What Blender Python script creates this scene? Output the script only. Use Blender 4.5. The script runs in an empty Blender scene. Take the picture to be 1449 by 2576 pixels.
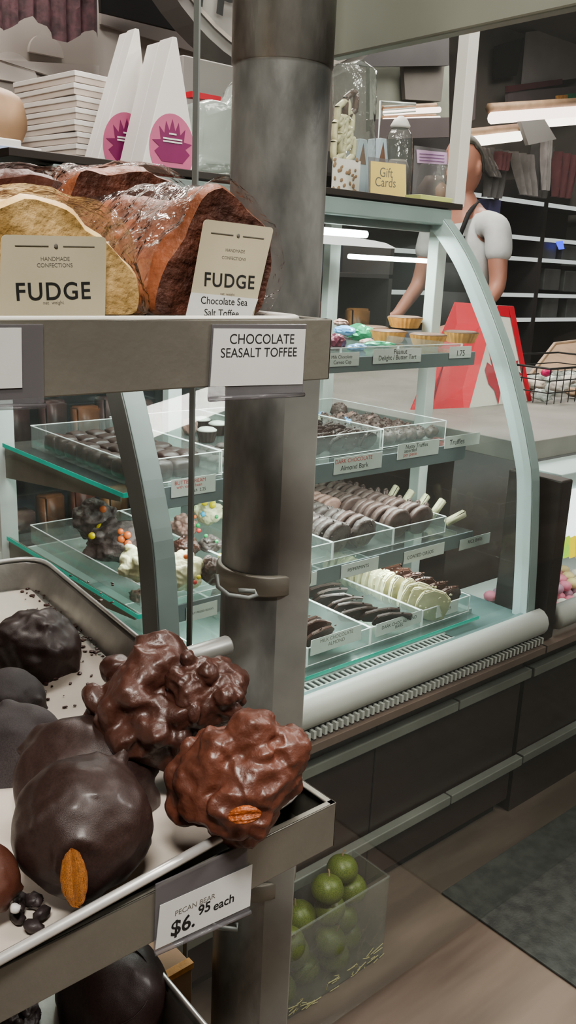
import bpy, bmesh, math, random
from mathutils import Vector, Matrix, Euler, noise
S = bpy.context.scene
col = S.collection
PI = math.pi
random.seed(7)
# ------------------------------------------------------------------ camera calibration (image taken as 1449 x 2576)
FPX = 2200.0; CX = 724.5; CY = 1288.0
Vd = Vector((380-CX, 9200-CY, FPX)).normalized()
DZ = -Vd
DX = Vector((3350-CX, 790-CY, FPX)); DX = (DX - DX.dot(Vd)*Vd).normalized()
DY = DZ.cross(DX)
if DY[2] < 0: DY = -DY
CAM = Vector((0, 0, 1.2))
def ray(px, py):
    c = Vector((px-CX, py-CY, FPX)).normalized()
    return Vector((DX.dot(c), DY.dot(c), DZ.dot(c)))
def at(px, py, x=None, y=None, z=None):
    """world point seen at that pixel on the plane x=, y= or z="""
    d = ray(px, py)
    if x is not None: t = (x-CAM.x)/d.x
    elif y is not None: t = (y-CAM.y)/d.y
    else: t = (z-CAM.z)/d.z
    return CAM + d*t
def deep(px, py, w):
    """world point seen at that pixel at camera depth w metres"""
    c = Vector(((px-CX)/FPX*w, (py-CY)/FPX*w, w))
    return CAM + Vector((DX.dot(c), DY.dot(c), DZ.dot(c)))
cam = bpy.data.cameras.new('camera'); co = bpy.data.objects.new('camera', cam); col.objects.link(co)
cam.sensor_fit = 'VERTICAL'; cam.sensor_height = 36; cam.lens = FPX/2576*36; cam.clip_start = 0.02
# camera axes in world: right, up, back
r_ = Vector((DX[0], DY[0], DZ[0])); d_ = Vector((DX[1], DY[1], DZ[1])); f_ = Vector((DX[2], DY[2], DZ[2]))
M3 = Matrix((r_, -d_, -f_)).transposed()
co.matrix_world = Matrix.Translation(CAM) @ M3.to_4x4()
S.camera = co

# ------------------------------------------------------------------ materials
def mat(name, c, rough=.5, metal=0., vs=None, var=.12, bump=0., bs=60., c2=None, emit=0., alpha=None, spec=.5, coat=0., sss=0., stretch=None):
    m = bpy.data.materials.new(name); m.use_nodes = True
    nt = m.node_tree; N = nt.nodes; L = nt.links
    b = N['Principled BSDF']
    b.inputs['Roughness'].default_value = rough; b.inputs['Metallic'].default_value = metal
    b.inputs['Specular IOR Level'].default_value = spec
    b.inputs['Coat Weight'].default_value = coat; b.inputs['Coat Roughness'].default_value = .25
    tc = N.new('ShaderNodeTexCoord'); mp = N.new('ShaderNodeMapping'); L.new(tc.outputs['Object'], mp.inputs['Vector'])
    if stretch: mp.inputs['Scale'].default_value = stretch
    nz = N.new('ShaderNodeTexNoise'); nz.inputs['Scale'].default_value = vs or 8.; nz.inputs['Detail'].default_value = 4
    L.new(mp.outputs['Vector'], nz.inputs['Vector'])
    cr = N.new('ShaderNodeValToRGB')
    a = [max(0, x*(1-var)) for x in c]; z = list(c2) if c2 else [min(1, x*(1+var)) for x in c]
    cr.color_ramp.elements[0].position = .35; cr.color_ramp.elements[1].position = .65
    cr.color_ramp.elements[0].color = (*a, 1); cr.color_ramp.elements[1].color = (*z, 1)
    L.new(nz.outputs['Fac'], cr.inputs['Fac']); L.new(cr.outputs['Color'], b.inputs['Base Color'])
    if bump:
        n2 = N.new('ShaderNodeTexNoise'); n2.inputs['Scale'].default_value = bs; n2.inputs['Detail'].default_value = 5
        L.new(mp.outputs['Vector'], n2.inputs['Vector'])
        bp = N.new('ShaderNodeBump'); bp.inputs['Strength'].default_value = min(1, bump); bp.inputs['Distance'].default_value = .004
        L.new(n2.outputs['Fac'], bp.inputs['Height']); L.new(bp.outputs['Normal'], b.inputs['Normal'])
    if sss: b.inputs['Subsurface Weight'].default_value = sss; b.inputs['Subsurface Scale'].default_value = .01
    if emit:
        L.new(cr.outputs['Color'], b.inputs['Emission Color']); b.inputs['Emission Strength'].default_value = emit
    if alpha is not None:
        b.inputs['Alpha'].default_value = alpha
    return m
def glassy(name, tint=(1, 1, 1), refl=1.0, rough=.02, body=0., bodycol=(.8, .85, .85), bump=0., bs=40., ior=1.45):
    """thin clear sheet: transparent, a little milky body, fresnel reflection"""
    m = bpy.data.materials.new(name); m.use_nodes = True
    nt = m.node_tree; N = nt.nodes; L = nt.links; N.clear()
    out = N.new('ShaderNodeOutputMaterial'); tr = N.new('ShaderNodeBsdfTransparent'); tr.inputs['Color'].default_value = (*tint, 1)
    gl = N.new('ShaderNodeBsdfGlossy'); gl.inputs['Roughness'].default_value = rough
    df = N.new('ShaderNodeBsdfDiffuse'); df.inputs['Color'].default_value = (*bodycol, 1)
    # Schlick reflectance, the same from both sides of the sheet
    ge = N.new('ShaderNodeNewGeometry'); fr = N.new('ShaderNodeVectorMath'); fr.operation = 'DOT_PRODUCT'
    L.new(ge.outputs['Normal'], fr.inputs[0]); L.new(ge.outputs['Incoming'], fr.inputs[1])
    def ma(op, a, b=None):
        q = N.new('ShaderNodeMath'); q.operation = op; q.use_clamp = False
        for i, v in enumerate((a, b)):
            if v is None: continue
            if isinstance(v, (int, float)): q.inputs[i].default_value = v
            else: L.new(v, q.inputs[i])
        return q.outputs[0]
    one = ma('SUBTRACT', 1., ma('MINIMUM', ma('ABSOLUTE', fr.outputs['Value']), 1.)); r0 = ((ior-1)/(ior+1))**2
    mu = N.new('ShaderNodeMath'); mu.operation = 'MULTIPLY'; mu.inputs[1].default_value = refl; mu.use_clamp = True
    L.new(ma('ADD', ma('MULTIPLY', ma('POWER', one, 5.), 1-r0), r0), mu.inputs[0])
    m1 = N.new('ShaderNodeMixShader'); m1.inputs[0].default_value = body; L.new(tr.outputs[0], m1.inputs[1]); L.new(df.outputs[0], m1.inputs[2])
    m2 = N.new('ShaderNodeMixShader'); L.new(mu.outputs[0], m2.inputs[0]); L.new(m1.outputs[0], m2.inputs[1]); L.new(gl.outputs[0], m2.inputs[2])
    if bump:
        tc = N.new('ShaderNodeTexCoord'); nz = N.new('ShaderNodeTexNoise'); nz.inputs['Scale'].default_value = bs; nz.inputs['Detail'].default_value = 3
        nz.inputs['Distortion'].default_value = .3
        L.new(tc.outputs['Object'], nz.inputs['Vector']); bp = N.new('ShaderNodeBump'); bp.inputs['Strength'].default_value = bump; bp.inputs['Distance'].default_value = .01
        L.new(nz.outputs['Fac'], bp.inputs['Height']); L.new(bp.outputs['Normal'], gl.inputs['Normal']); L.new(bp.outputs['Normal'], fr.inputs[0])
    L.new(m2.outputs[0], out.inputs[0])
    return m
def emis(name, c, s):
    m = bpy.data.materials.new(name); m.use_nodes = True; nt = m.node_tree; nt.nodes.clear()
    o = nt.nodes.new('ShaderNodeOutputMaterial'); e = nt.nodes.new('ShaderNodeEmission'); e.inputs[0].default_value = (*c, 1); e.inputs[1].default_value = s
    nt.links.new(e.outputs[0], o.inputs[0]); return m
M = {}
M['steel'] = mat('brushed_steel', (.25, .24, .205), .42, .45, vs=9, var=.14, bump=.08, bs=160)
M['steel_light'] = mat('pale_steel', (.36, .37, .35), .4, .5, vs=12, var=.15)
M['scuffed'] = mat('scuffed_steel', (.16, .168, .160), .38, .4, vs=22, var=.2, c2=(.31, .32, .305), bump=.2, bs=80, stretch=(1, 1, .45))
M['alu'] = mat('sheet_pan_aluminium', (.50, .49, .46), .35, .75, vs=20, var=.18, bump=.1, bs=90)
M['rim_white'] = mat('worn_pan_rim', (.72, .72, .70), .3, .5, vs=30, var=.1)
M['case_frame'] = mat('grey_green_case_frame', (.27, .35, .345), .45, .2, vs=6, var=.08)
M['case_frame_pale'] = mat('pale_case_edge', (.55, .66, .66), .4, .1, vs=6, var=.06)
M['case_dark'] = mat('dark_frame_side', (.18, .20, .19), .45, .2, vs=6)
M['case_white'] = mat('off_white_enamel', (.60, .64, .62), .4, 0, vs=5, var=.05)
M['bumper'] = mat('pale_grey_bumper', (.50, .51, .49), .45, 0, vs=5, var=.05)
M['teal'] = mat('dark_teal_frame', (.13, .2, .2), .4, .1, vs=6)
M['rail'] = mat('grey_price_rail', (.16, .2, .21), .45, .1, vs=6)
M['darkwood'] = mat('dark_brown_laminate', (.036, .020, .015), .35, 0, vs=3, var=.3, bump=.05, stretch=(.4, 1, 3))
M['darkedge'] = mat('dark_brown_edge', (.02, .013, .01), .5, 0, vs=5)
M['trimstrip'] = mat('pale_trim', (.25, .26, .235), .4, .3, vs=6)
M['shelfglass'] = glassy('shelf_glass', (.95, .99, .975), .8, .14, .03, (.7, .8, .8))
M['pane'] = glassy('clear_pane', (.97, .985, .97), .9, .02, .012)
M['caseglass'] = glassy('case_glass', (.97, .99, .98), 1.0, .02, .012)
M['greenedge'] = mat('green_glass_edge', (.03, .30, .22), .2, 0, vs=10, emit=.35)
M['acrylic'] = glassy('clear_acrylic', (.95, .97, .96), 1.0, .05, .06)
M['acrylic_rim'] = mat('bright_acrylic_edge', (.72, .78, .76), .2, 0, vs=10, emit=.12)  # slight glow imitates light caught along the acrylic edges
M['paper'] = mat('white_card', (.66, .67, .65), .6, 0, vs=20, var=.04)
M['case_card'] = mat('pale_case_card', (.56, .62, .59), .6, 0, vs=20, var=.05)
M['cream'] = mat('cream_sticker', (.50, .46, .33), .55, 0, vs=20, var=.04)
M['yellowcard'] = mat('yellow_note', (.80, .60, .22), .6, 0, vs=10, var=.05)
M['ink'] = mat('black_ink', (.02, .02, .02), .6)
M['ink_grey'] = mat('grey_ink', (.16, .15, .13), .6)
M['ink_red'] = mat('red_ink', (.5, .06, .06), .6)
M['holder'] = glassy('clear_tag_holder', (.80, .79, .80), 1.0, .12, .28, (.34, .33, .35))
M['milk'] = mat('milk_chocolate', (.125, .043, .026), .46, 0, vs=40, var=.2, bump=.3, bs=150, coat=.25)
M['milk2'] = mat('brown_chocolate', (.075, .030, .021), .44, 0, vs=40, var=.2, bump=.3, bs=140, coat=.25)
M['dark'] = mat('dark_chocolate', (.040, .021, .018), .46, 0, vs=30, var=.2, bump=.18, bs=90, coat=.2)
M['darker'] = mat('bloomed_dark_chocolate', (.046, .034, .034), .5, 0, vs=50, var=.3, bump=.3, bs=180)
M['darkgrey'] = mat('greyish_dark_chocolate', (.115, .088, .084), .45, 0, vs=60, var=.35, bump=.4, bs=200)
M['cookie'] = mat('chocolate_dipped_cookie', (.10, .062, .055), .4, 0, vs=80, var=.25, bump=.3, bs=200)
M['pinkchoc'] = mat('pale_milk_chocolate', (.34, .20, .17), .45, 0, vs=80, var=.2, bump=.3, bs=150)
M['ivory'] = mat('ivory_white_chocolate', (.62, .58, .38), .45, 0, vs=50, var=.12, bump=.2, bs=120)
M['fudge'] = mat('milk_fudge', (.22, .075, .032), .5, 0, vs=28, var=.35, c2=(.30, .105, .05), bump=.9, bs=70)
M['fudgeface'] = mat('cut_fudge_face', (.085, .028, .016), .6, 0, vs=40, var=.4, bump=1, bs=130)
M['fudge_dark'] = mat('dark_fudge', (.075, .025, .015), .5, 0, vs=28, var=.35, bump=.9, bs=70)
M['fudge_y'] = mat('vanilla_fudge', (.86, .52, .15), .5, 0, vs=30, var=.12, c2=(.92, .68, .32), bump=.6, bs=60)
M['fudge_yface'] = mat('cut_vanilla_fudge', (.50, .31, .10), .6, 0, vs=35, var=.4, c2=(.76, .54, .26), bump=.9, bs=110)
M['wrap'] = glassy('clear_plastic_wrap', (.97, .96, .96), 1.5, .10, .03, (.8, .8, .8), bump=1.0, bs=55, ior=1.5)
M['pecan'] = mat('toasted_pecan', (.50, .20, .055), .45, 0, vs=60, var=.35, bump=.8, bs=120)
M['pecan2'] = mat('glossy_pecan', (.32, .09, .025), .35, 0, vs=60, var=.35, bump=.8, bs=120)
M['parch'] = mat('baking_parchment', (.60, .54, .47), .7, 0, vs=12, var=.07, bump=.15, bs=30)
M['ceramic'] = mat('white_melamine', (.72, .71, .66), .3, 0, vs=5, var=.04)
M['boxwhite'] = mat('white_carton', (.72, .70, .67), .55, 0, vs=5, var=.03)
M['boxshade'] = mat('grey_white_carton', (.58, .51, .46), .6, 0, vs=5, var=.03)  # beige cast of the lighting on white cartons, put into the colour
M['magenta'] = mat('pink_emblem', (.50, .13, .24), .5)
M['plum'] = mat('plum_emblem', (.20, .02, .10), .5)
M['amber'] = mat('amber_tart_shell', (.72, .36, .10), .5, 0, vs=40, var=.2, bump=.4, bs=90)
M['tarttop'] = mat('brown_tart_top', (.17, .09, .06), .5, 0, vs=30)
M['red'] = mat('bright_red_card', (.58, .018, .035), .45, 0, vs=6, var=.1)
M['greenfoil'] = mat('green_foil', (.05, .32, .16), .25, .4, vs=30)
M['bluefoil'] = mat('blue_foil', (.22, .48, .85), .25, .3, vs=30)
M['foilwine'] = mat('wine_foil', (.15, .02, .05), .3, .3, vs=30)
M['apple'] = mat('green_apple', (.09, .14, .018), .4, 0, vs=20, var=.35, c2=(.17, .22, .04))  # green darkened, the shadow over the tub is in the colour
M['bag'] = glassy('clear_bag', (.93, .95, .94), 1.5, .12, .08, (.7, .75, .72), bump=.8, bs=30)
M['bagmilky'] = glassy('frosted_bag', (.9, .93, .92), 1.4, .15, .45, (.55, .62, .59), bump=.8, bs=20)
M['straw'] = mat('straw', (.45, .42, .2), .6)
M['skin'] = mat('skin', (.42, .20, .145), .5, 0, vs=10, var=.08, sss=.1)
M['hair'] = mat('dark_hair', (.05, .045, .035), .6, 0, vs=40, var=.3)
M['shirt'] = mat('white_cotton', (.55, .57, .58), .8, 0, vs=20, var=.06, bump=.3)
M['apron'] = mat('black_apron', (.015, .015, .018), .8)
M['lip'] = mat('lips', (.35, .10, .09), .5)
M['eye'] = mat('eye_white', (.6, .6, .6), .3)
M['floor'] = mat('brown_vinyl', (.14, .108, .085), .42, 0, vs=2.6, var=.3, c2=(.23, .18, .145), bump=.03, stretch=(.5, 3.5, 1))
M['mat'] = mat('grey_mat', (.052, .056, .05), .6, 0, vs=40, var=.3, bump=.3, bs=200)
M['wallw'] = mat('off_white_wall', (.58, .54, .50), .7, 0, vs=2, var=.06)
M['wallg'] = mat('grey_wall', (.22, .20, .18), .7, 0, vs=2, var=.1)
M['walld'] = mat('dark_wall', (.045, .041, .042), .6, 0, vs=2, var=.3)
M['navy'] = mat('navy_panel', (.04, .045, .065), .5, 0, vs=2, var=.3)
M['black'] = mat('black_paint', (.008, .008, .008), .6)
M['ceil'] = mat('ceiling_paint', (.20, .19, .17), .8, 0, vs=2, var=.1)
M['fascia'] = mat('grey_green_fascia', (.27, .285, .24), .4, .1, vs=2.5, var=.25)
M['maroon'] = mat('maroon_cloth', (.040, .016, .020), .8, 0, vs=30, var=.5, bump=.6, bs=40)
M['signgrey'] = mat('grey_sign', (.24, .23, .22), .6, 0, vs=2, var=.1)
M['kraft'] = mat('kraft_box', (.32, .21, .13), .6, 0, vs=10, var=.2)
M['pinkled'] = emis('pinkish_tube', (1, .80, .72), 2.2)
M['warmled'] = emis('warm_tube', (1, .88, .78), 2.6)
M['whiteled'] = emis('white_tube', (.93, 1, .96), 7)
M['edgeled'] = emis('lit_shelf_edge', (.86, .9, .88), .5)
M['screen'] = emis('glowing_panel', (.9, 1, .97), 1.5)

# ------------------------------------------------------------------ object helpers
def tag(o, label=None, cat=None, group=None, kind=None):
    for k, v in (('label', label), ('category', cat), ('group', group), ('kind', kind)):
        if v: o[k] = v
    return o
def thing(name, label, cat, loc=(0, 0, 0), group=None, rz=0):
    o = bpy.data.objects.new(name, None); o.empty_display_size = .02; col.objects.link(o)
    o.location = loc; o.rotation_euler = (0, 0, rz)
    return tag(o, label, cat, group)
class MB:
    """collects geometry in a bmesh, builds ONE mesh object"""
    def __init__(s): s.b = bmesh.new()
    def box(s, x0, x1, y0, y1, z0, z1, m=None):
        vs = [s.b.verts.new(Vector((x, y, z)) if m is None else m @ Vector((x, y, z))) for x in (x0, x1) for y in (y0, y1) for z in (z0, z1)]
        for f in ((0, 1, 3, 2), (4, 6, 7, 5), (0, 4, 5, 1), (2, 3, 7, 6), (0, 2, 6, 4), (1, 5, 7, 3)): s.b.faces.new([vs[i] for i in f])
        return s
    def prism(s, pts, d):
        """closed polygon of 3D points extruded by vector d"""
        d = Vector(d); a = [s.b.verts.new(Vector(p)) for p in pts]; c = [s.b.verts.new(Vector(p)+d) for p in pts]
        n = len(pts)
        s.b.faces.new(a[::-1]); s.b.faces.new(c)
        for i in range(n): s.b.faces.new((a[i], a[(i+1) % n], c[(i+1) % n], c[i]))
        return s
    def poly(s, pts): s.b.faces.new([s.b.verts.new(Vector(p)) for p in pts]); return s
    def sheet(s, a, b):
        """quad strip between two point lists"""
        va = [s.b.verts.new(Vector(p)) for p in a]; vb = [s.b.verts.new(Vector(p)) for p in b]
        for i in range(len(a)-1): s.b.faces.new((va[i], va[i+1], vb[i+1], vb[i]))
        return s
    def tube(s, pts, r, n=10, cap=True):
        pts = [Vector(p) for p in pts]; rings = []
        for i, p in enumerate(pts):
            t = (pts[min(i+1, len(pts)-1)]-pts[max(i-1, 0)]).normalized()
            u = t.cross(Vector((0, 0, 1)));
            if u.length < .05: u = t.cross(Vector((1, 0, 0)))
            u.normalize(); v = t.cross(u).normalized()
            rr = r[i] if isinstance(r, (list, tuple)) else r
            rings.append([s.b.verts.new(p+(u*math.cos(2*PI*k/n)+v*math.sin(2*PI*k/n))*rr) for k in range(n)])
        for a, c in zip(rings, rings[1:]):
            for k in range(n): s.b.faces.new((a[k], a[(k+1) % n], c[(k+1) % n], c[k]))
        if cap: s.b.faces.new(rings[0][::-1]); s.b.faces.new(rings[-1])
        return s
    def lathe(s, prof, n=24, c=(0, 0, 0), flute=0., nf=0, m=None):
        rings = []
        for r, z in prof:
            ring = []
            for k in range(n):
                a = 2*PI*k/n; rr = r*(1+(flute*math.cos(nf*a) if nf else 0))
                p = Vector((rr*math.cos(a), rr*math.sin(a), z))
                if m is not None: p = m @ p
                ring.append(s.b.verts.new(p+Vector(c)))
            rings.append(ring)
        for a, q in zip(rings, rings[1:]):
            for k in range(n): s.b.faces.new((a[k], a[(k+1) % n], q[(k+1) % n], q[k]))
        s.b.faces.new(rings[0][::-1]); s.b.faces.new(rings[-1]); return s
    def ball(s, c, r, rot=None, sub=2, disp=0., f=1., seed=0):
        r = Vector(r) if not isinstance(r, (int, float)) else Vector((r, r, r))
        q = bmesh.ops.create_icosphere(s.b, subdivisions=sub, radius=1.)['verts']
        R = rot.to_matrix() if rot else Matrix.Identity(3)
        for v in q:
            p = v.co.copy(); k = 1+disp*noise.noise(p*f+Vector((seed*3.1, seed*1.7, seed)))
            v.co = R @ Vector((p.x*r.x*k, p.y*r.y*k, p.z*r.z*k))+Vector(c)
        return s
    def loft(s, rings, cap0=True, cap1=True, closed=True):
        R = [[s.b.verts.new(Vector(p)) for p in ring] for ring in rings]; n = len(R[0])
        for a, c in zip(R, R[1:]):
            for k in range(n if closed else n-1): s.b.faces.new((a[k], a[(k+1) % n], c[(k+1) % n], c[k]))
        if cap0: s.b.faces.new(R[0][::-1])
        if cap1: s.b.faces.new(R[-1])
        return s
    def noise(s, amp, f, seed=0, ridged=False):
        s.b.normal_update()
        for v in s.b.verts:
            k = noise.noise(v.co*f+Vector((seed, seed*2.3, 1.1*seed)))+.5*noise.noise(v.co*f*2.3+Vector((seed, 5, 1)))
            if ridged: k = .5-abs(k)*1.6
            v.co += v.normal*amp*k
        return s
    def mesh(s, name, smooth=False):
        bmesh.ops.recalc_face_normals(s.b, faces=s.b.faces)
        me = bpy.data.meshes.new(name); s.b.to_mesh(me); s.b.free()
        if smooth:
            for p in me.polygons: p.use_smooth = True
        return me
    def build(s, name, m, parent=None, smooth=False, bevel=0., world=True):
        """a part of `parent` (its Empty), or a top-level object when parent is None. world: geometry given in world coordinates"""
        if parent is not None and world:
            inv = origin(parent).inverted()
            for v in s.b.verts: v.co = inv @ v.co
        loc = None
        if parent is None and world:
            cs = [v.co for v in s.b.verts]
            loc = Vector(((min(c.x for c in cs)+max(c.x for c in cs))/2, (min(c.y for c in cs)+max(c.y for c in cs))/2, min(c.z for c in cs)))
            for v in s.b.verts: v.co -= loc
        me = s.mesh(name, smooth); o = bpy.data.objects.new(name, me); col.objects.link(o)
        for k in (m if isinstance(m, (list, tuple)) else [m]): me.materials.append(k)
        if loc is not None: o.location = loc
        o.parent = parent
        if bevel:
            bv = o.modifiers.new('bevel', 'BEVEL'); bv.width = bevel; bv.segments = 2; bv.limit_method = 'ANGLE'
        return o
def origin(o):
    """world matrix of an empty built here, without waiting for the depsgraph"""
    m = Matrix.LocRotScale(o.location, o.rotation_euler, o.scale)
    return (origin(o.parent) @ m) if o.parent else m
def put(me, name, label, cat, group, loc, rot=(0, 0, 0), sc=1.):
    o = bpy.data.objects.new(name, me); col.objects.link(o); o.location = loc; o.rotation_euler = rot
    o.scale = (sc, sc, sc) if isinstance(sc, (int, float)) else sc
    return tag(o, label, cat, group)
def copy_tree(o, parent=None):
    c = o.copy(); col.objects.link(c)
    if parent is not None: c.parent = parent
    for ch in list(o.children): copy_tree(ch, c)
    return c
FONTCACHE = {}
def text_mesh(t, size, spacing=1., bold=0.):
    cu = bpy.data.curves.new('lettering', 'FONT'); cu.body = t; cu.size = size; cu.align_x = 'CENTER'; cu.align_y = 'CENTER'
    cu.space_character = spacing; cu.extrude = .00004; cu.offset = bold; cu.resolution_u = 5; cu.space_line = .9
    o = bpy.data.objects.new('lettering_tmp', cu); col.objects.link(o)
    dg = bpy.context.evaluated_depsgraph_get(); me = bpy.data.meshes.new_from_object(o.evaluated_get(dg))
    bpy.data.objects.remove(o); bpy.data.curves.remove(cu); me.name = 'lettering'
    return me
def basis(o, ux, uz):
    """matrix whose local x follows ux, local y (text up) follows uz, z faces the reader"""
    x = Vector(ux).normalized(); n = x.cross(Vector(uz)).normalized(); y = n.cross(x).normalized()
    return Matrix.Translation(Vector(o)) @ Matrix((x, y, n)).transposed().to_4x4()
def letter(t, size, m4, mt, parent, name='lettering', bold=0., spacing=1.):
    me = text_mesh(t, size, spacing, bold)
    me.transform((origin(parent).inverted() if parent else Matrix.Identity(4)) @ m4); me.materials.append(mt)
    o = bpy.data.objects.new(name, me); col.objects.link(o); o.parent = parent; return o
def remeshed(name, mb, voxel, smooth=5, fac=.5, decimate=None):
    me = mb.mesh(name+'_raw'); o = bpy.data.objects.new('tmp', me); col.objects.link(o)
    r = o.modifiers.new('r', 'REMESH'); r.mode = 'VOXEL'; r.voxel_size = voxel
    s = o.modifiers.new('s', 'SMOOTH'); s.iterations = smooth; s.factor = fac
    dg = bpy.context.evaluated_depsgraph_get(); out = bpy.data.meshes.new_from_object(o.evaluated_get(dg)); out.name = name
    bpy.data.objects.remove(o); bpy.data.meshes.remove(me)
    for p in out.polygons: p.use_smooth = True
    return out
def rnd(a, b): return random.uniform(a, b)
def rrot(): return Euler((rnd(0, 6.3), rnd(0, 6.3), rnd(0, 6.3)))
def arc(c, r, a0, a1, n): return [(c[0]+r*math.cos(a0+(a1-a0)*i/n), c[1]+r*math.sin(a0+(a1-a0)*i/n)) for i in range(n+1)]
def rquad(P, r, n=5):
    """rounded quadrilateral (2D points, in order)"""
    out = []
    for i in range(4):
        p = Vector(P[i]); a = (Vector(P[i-1])-p).normalized(); b = (Vector(P[(i+1) % 4])-p).normalized()
        for k in range(n+1):
            t = k/n; q = (p+a*r)*(1-t)**2+p*2*t*(1-t)+(p+b*r)*t*t; out.append((q.x, q.y))
    return out
def inset(P, d):
    c = sum((Vector(p) for p in P), Vector((0, 0)))/len(P); out = []
    for p in P:
        v = Vector(p)-c; out.append(tuple(c+Vector((v.x-math.copysign(min(abs(v.x), d), v.x), v.y-math.copysign(min(abs(v.y), d), v.y)))))
    return out
#==SECTIONS==
# ================================================================== THE SETTING
def struct(name, mb, m, **k): return tag(mb.build(name, m, None, **k), kind='structure')
struct('floor', MB().box(-3, 8, -2.5, 6, -.05, 0), M['floor'])
struct('ceiling', MB().box(-3, 8, -2.5, 6, 3.2, 3.25), M['ceil'])
struct('wall_back', MB().box(-3, 8, 5.2, 5.3, 0, 3.2), M['wallg'])
struct('wall_right', MB().box(7.6, 7.7, -2.5, 5.2, 0, 3.2), M['wallg'])
struct('wall_left', MB().box(-3.1, -3, -2.5, 6, 0, 3.2), M['wallw'])
struct('wall_front', MB().box(-3, 8, -2.6, -2.5, 0, 3.2), M['wallg'])
# white partition behind the boxes (upper left of the picture) with a dark low part
struct('wall_partition', MB().box(.9, 3.25, 3.6, 3.68, 0, 3.2), M['wallw'])
struct('trim_1', MB().box(.9, 3.25, 3.55, 3.6, 0, 1.42), M['navy'])

# ================================================================== DISPLAY RACK (steel post with shelves)
RY0, RY1 = .49, .45                       # front faces of upper and lower shelf
colc = deep(680, 1000, .862)
CXX, CYY = colc.x, colc.y
rack = thing('display_rack', 'brushed steel shop rack with a thick round post and railed shelves', 'rack', (CXX, CYY, 0))
rc = .0445
MB().lathe([(rc-.004, 0), (rc, .001), (rc, .01), (rc, .4), (rc, .9), (rc, 1.37), (rc, 1.373), (rc+.0012, 1.374), (rc+.0012, 1.75), (rc+.0012, 1.80)], 48, (CXX, CYY, 0)).build('post', M['scuffed'], rack, True)
# flat pale strip on the right of the post
vx = Vector((DX[0], DY[0])).normalized()  # screen-right, on the floor plan
pr_ = Vector((CXX, CYY))+vx*.030+Vector((-vx.y, vx.x))*-.036
def orient_box(c, hx, hy, z0, z1, mt, name, parent, bevel=.001):
    m = Matrix.Translation((c.x, c.y, 0)) @ Matrix.Rotation(math.atan2(vx.y, vx.x), 4, 'Z')
    return MB().box(-hx, hx, -hy, hy, z0, z1, m).build(name, mt, parent, bevel=bevel)
orient_box(pr_, .0165, .006, .0, 1.105, M['steel_light'], 'cover_strip', rack)
MB().lathe([(rc+.003, .885), (rc+.005, .887), (rc+.005, .905), (rc+.003, .907)], 40, (CXX, CYY, 0)).build('clamp', M['steel'], rack, True)
# wire hook on the clamp
hp = [deep(545, 1445, .80), deep(548, 1475, .80), deep(575, 1497, .80), deep(625, 1504, .805), deep(646, 1497, .81), deep(640, 1487, .81), deep(600, 1485, .805)]
MB().tube(hp, .0022, 8).build('wire_hook', M['case_dark'], rack, True)
hp2 = [deep(505, 2290, .86), deep(515, 2315, .86), deep(550, 2333, .86), deep(596, 2338, .862), deep(594, 2322, .865)]
MB().tube(hp2, .0024, 8).build('wire_hook', M['case_dark'], rack, True)
zc_ = deep(560, 2330, .9).z; MB().lathe([(rc+.003, zc_-.02), (rc+.005, zc_-.018), (rc+.005, zc_), (rc+.003, zc_+.002)], 40, (CXX, CYY, 0)).build('clamp', M['steel'], rack, True)
# crossbar pin
a = deep(575, 1622, .835); MB().tube([a, a+Vector((-.068, 0, 0))], .0095, 16).build('crossbar', M['steel_light'], rack, True, bevel=.002)
# wall plate seen at the right of the fudge
pp = [deep(722, 517, .80), deep(700, 517, .80), deep(690, 800, .80), deep(716, 800, .80)]
MB().prism(pp, (0.004, .006, 0)).build('side_plate', M['steel'], rack, bevel=.001)
def shelf(name, xr, yf, yb, zb, zt, xl=-.5, lip=.0025, lip_side=True, mt=M['steel']):
    b = MB()
    b.box(xl, xr, yf, yb, zb+.002, zb+.004)                      # pan of the shelf
    b.box(xl, xr, yf, yf+lip, zb, zt)                            # front rail
    b.box(xl, xr, yf, yf+.007, zt-.002, zt)                      # folded top edge
    ys = yb if lip_side else yf+.17
    b.box(xr-lip, xr, yf, ys, zb, zt); b.box(xr-.007, xr, yf, ys, zt-.002, zt)
    return b.build(name, mt, rack, bevel=.0012)
shelf('upper_shelf', .4665, RY0, .60, 1.1195, 1.1650)
shelf('lower_shelf', .4640, RY1, .95, .727, .7695, lip_side=False)
shelf('bottom_shelf', .452, .47, .95, .375, .405)
for z in (1.1225, .73):
    MB().box(.44, CXX, CYY-.008, CYY+.008, z-.012, z-.0005).build('shelf_arm', M['steel'], rack, bevel=.001)

# fascia running towards the camera above the rack
fz = at(845, 143, x=.64).z
tag(MB().box(.64, .655, -.4, .70, fz, fz+.42).build('canopy_fascia', M['fascia'], None, bevel=.002), 'wide grey-green fascia board overhanging at the top right beside the post', 'fascia')

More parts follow.
